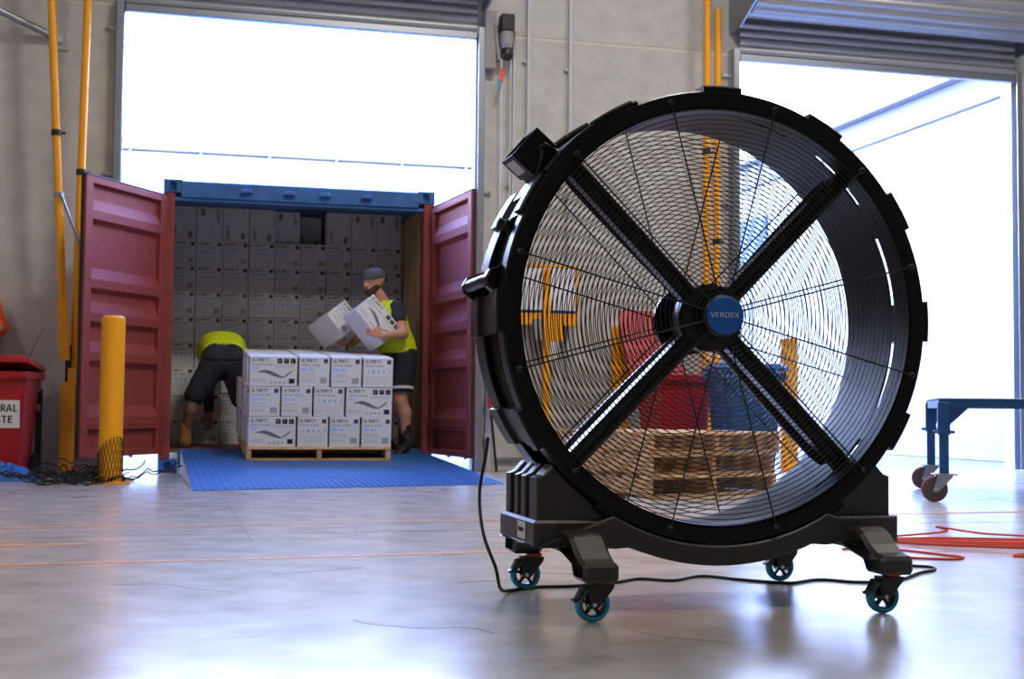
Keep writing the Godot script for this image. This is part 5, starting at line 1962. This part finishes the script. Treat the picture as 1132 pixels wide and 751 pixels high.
	var wp := thing("wall_pipe", "thin pale pipe below the blue switch box", "pipe", XW * Transform3D(Basis(), Vector3(8.80, 0, WALL_W + 0.025)))
	s = mb()
	rod(s, Vector3(0, 0.45, 0), Vector3(0, 1.37, 0), 0.02, 8)
	obj("pipe", s, M.chain_white, wp)
	s = mb()
	box(s, Vector3(0, 0.9, -0.008), Vector3(0.09, 0.03, 0.02), 0.003)
	obj("clip", s, M.bright_bolt, wp)

# ---------------------------------------------------------------- cords and bits on the floor
func smooth_path(pts: Array, n := 8) -> Array:
	var c := Curve3D.new()
	for i in pts.size():
		var a: Vector3 = pts[maxi(i - 1, 0)]
		var b: Vector3 = pts[mini(i + 1, pts.size() - 1)]
		var t := (b - a) / 6.0
		c.add_point(pts[i], -t, t)
	var o := []
	for i in pts.size() - 1:
		for k in n:
			o.append(c.sample(i, float(k) / n))
	o.append(pts[-1])
	return o

func floor_things() -> void:
	var s := mb()
	var r := 0.0055
	tube(s, smooth_path([Vector3(-0.075, 0.50, -4.30), Vector3(-0.082, 0.44, -4.30), Vector3(-0.10, 0.32, -4.27), Vector3(-0.085, 0.20, -4.20), Vector3(-0.045, 0.10, -4.15), Vector3(-0.03, 0.03, -4.20), Vector3(0.0, r, -4.33), Vector3(0.08, r, -4.42), Vector3(0.22, r, -4.46), Vector3(0.36, r, -4.56), Vector3(0.45, r, -4.66), Vector3(0.56, r, -4.62), Vector3(0.68, r, -4.75), Vector3(0.80, r, -4.66), Vector3(0.95, r, -4.58), Vector3(1.08, r, -4.68), Vector3(1.20, r, -4.62), Vector3(1.34, r, -4.66), Vector3(1.50, r, -4.90), Vector3(1.575, r, -4.98), Vector3(1.60, r, -5.08), Vector3(1.50, r, -5.13), Vector3(1.40, r, -5.10)]), r, 7)
	tag(obj("power_cord", s, M.cord_black, self), "black power cord of the fan running over the floor behind its casters", "cord")
	# the orange extension cord, thrown down in loose loops
	s = mb()
	rng.seed = 5
	var p := []
	var rr := 0.005
	p.append(Vector3(1.48, rr, -5.95))
	p.append(Vector3(1.66, rr, -6.02))
	for k in 6:
		var off := rng.randf_range(-0.17, 0.17)
		var lay := rr + 0.004 * k
		p.append_array([Vector3(1.95, lay, -6.10 + off), Vector3(2.3, lay, -6.05 + off * 0.6), Vector3(2.75, lay, -6.0 + off), Vector3(3.02, lay, -5.9 + off), Vector3(3.0, lay, -5.75 - off), Vector3(2.6, lay + 0.004, -5.82 - off), Vector3(2.25, lay + 0.004, -5.86 + off), Vector3(1.88 - 0.05 * k, lay + 0.004, -5.92 + off * 0.5), Vector3(1.80 - 0.03 * k, lay, -6.02)])
	p.append_array([Vector3(2.05, 0.03, -6.30), Vector3(2.02, 0.05, -6.33), Vector3(2.2, 0.03, -6.22), Vector3(2.5, 0.02, -6.1), Vector3(2.42, rr, -5.72), Vector3(2.16, rr, -5.58), Vector3(2.08, rr, -5.50), Vector3(2.3, rr, -5.44)])
	tube(s, smooth_path(p, 6), rr, 6)
	tag(obj("extension_cord", s, M.cord_red, self), "orange red extension cord lying in a loose tangle right of the fan", "cord", "orange cords on the floor")
	s = mb()
	tube(s, smooth_path([Vector3(1.42, rr, -5.72), Vector3(1.55, rr, -5.75), Vector3(1.68, rr, -5.68), Vector3(1.80, rr, -5.50), Vector3(1.84, rr, -5.43), Vector3(1.76, rr, -5.36), Vector3(1.6, rr, -5.40), Vector3(1.44, rr, -5.42)]), rr, 7)
	tag(obj("extension_cord", s, M.cord_red, self), "single loop of orange red cord on the floor just behind the fan's right foot", "cord", "orange cords on the floor")
	# timber offcut near the wall
	var n := Transform3D(Basis(Vector3.UP, TURN + 0.12), XW * Vector3(3.45, 0, 0.32))
	s = mb()
	box(s, Vector3(0, 0.022, 0), Vector3(0.7, 0.042, 0.09), 0.004)
	tag(obj("timber_batten", s, M.pallet_wood_3, self, n), "brown timber batten on the floor at the foot of the wall", "timber")
	s = mb()
	box(s, Vector3(0, 0, 0), Vector3(0.10, 0.03, 0.07), 0.01)
	tag(obj("chock", s, M.tarp_blue, self, Transform3D(Basis(Vector3.UP, 0.3), XW * Vector3(3.40, 0.058, 0.315))), "small blue chock lying on the timber batten by the wall", "chock")
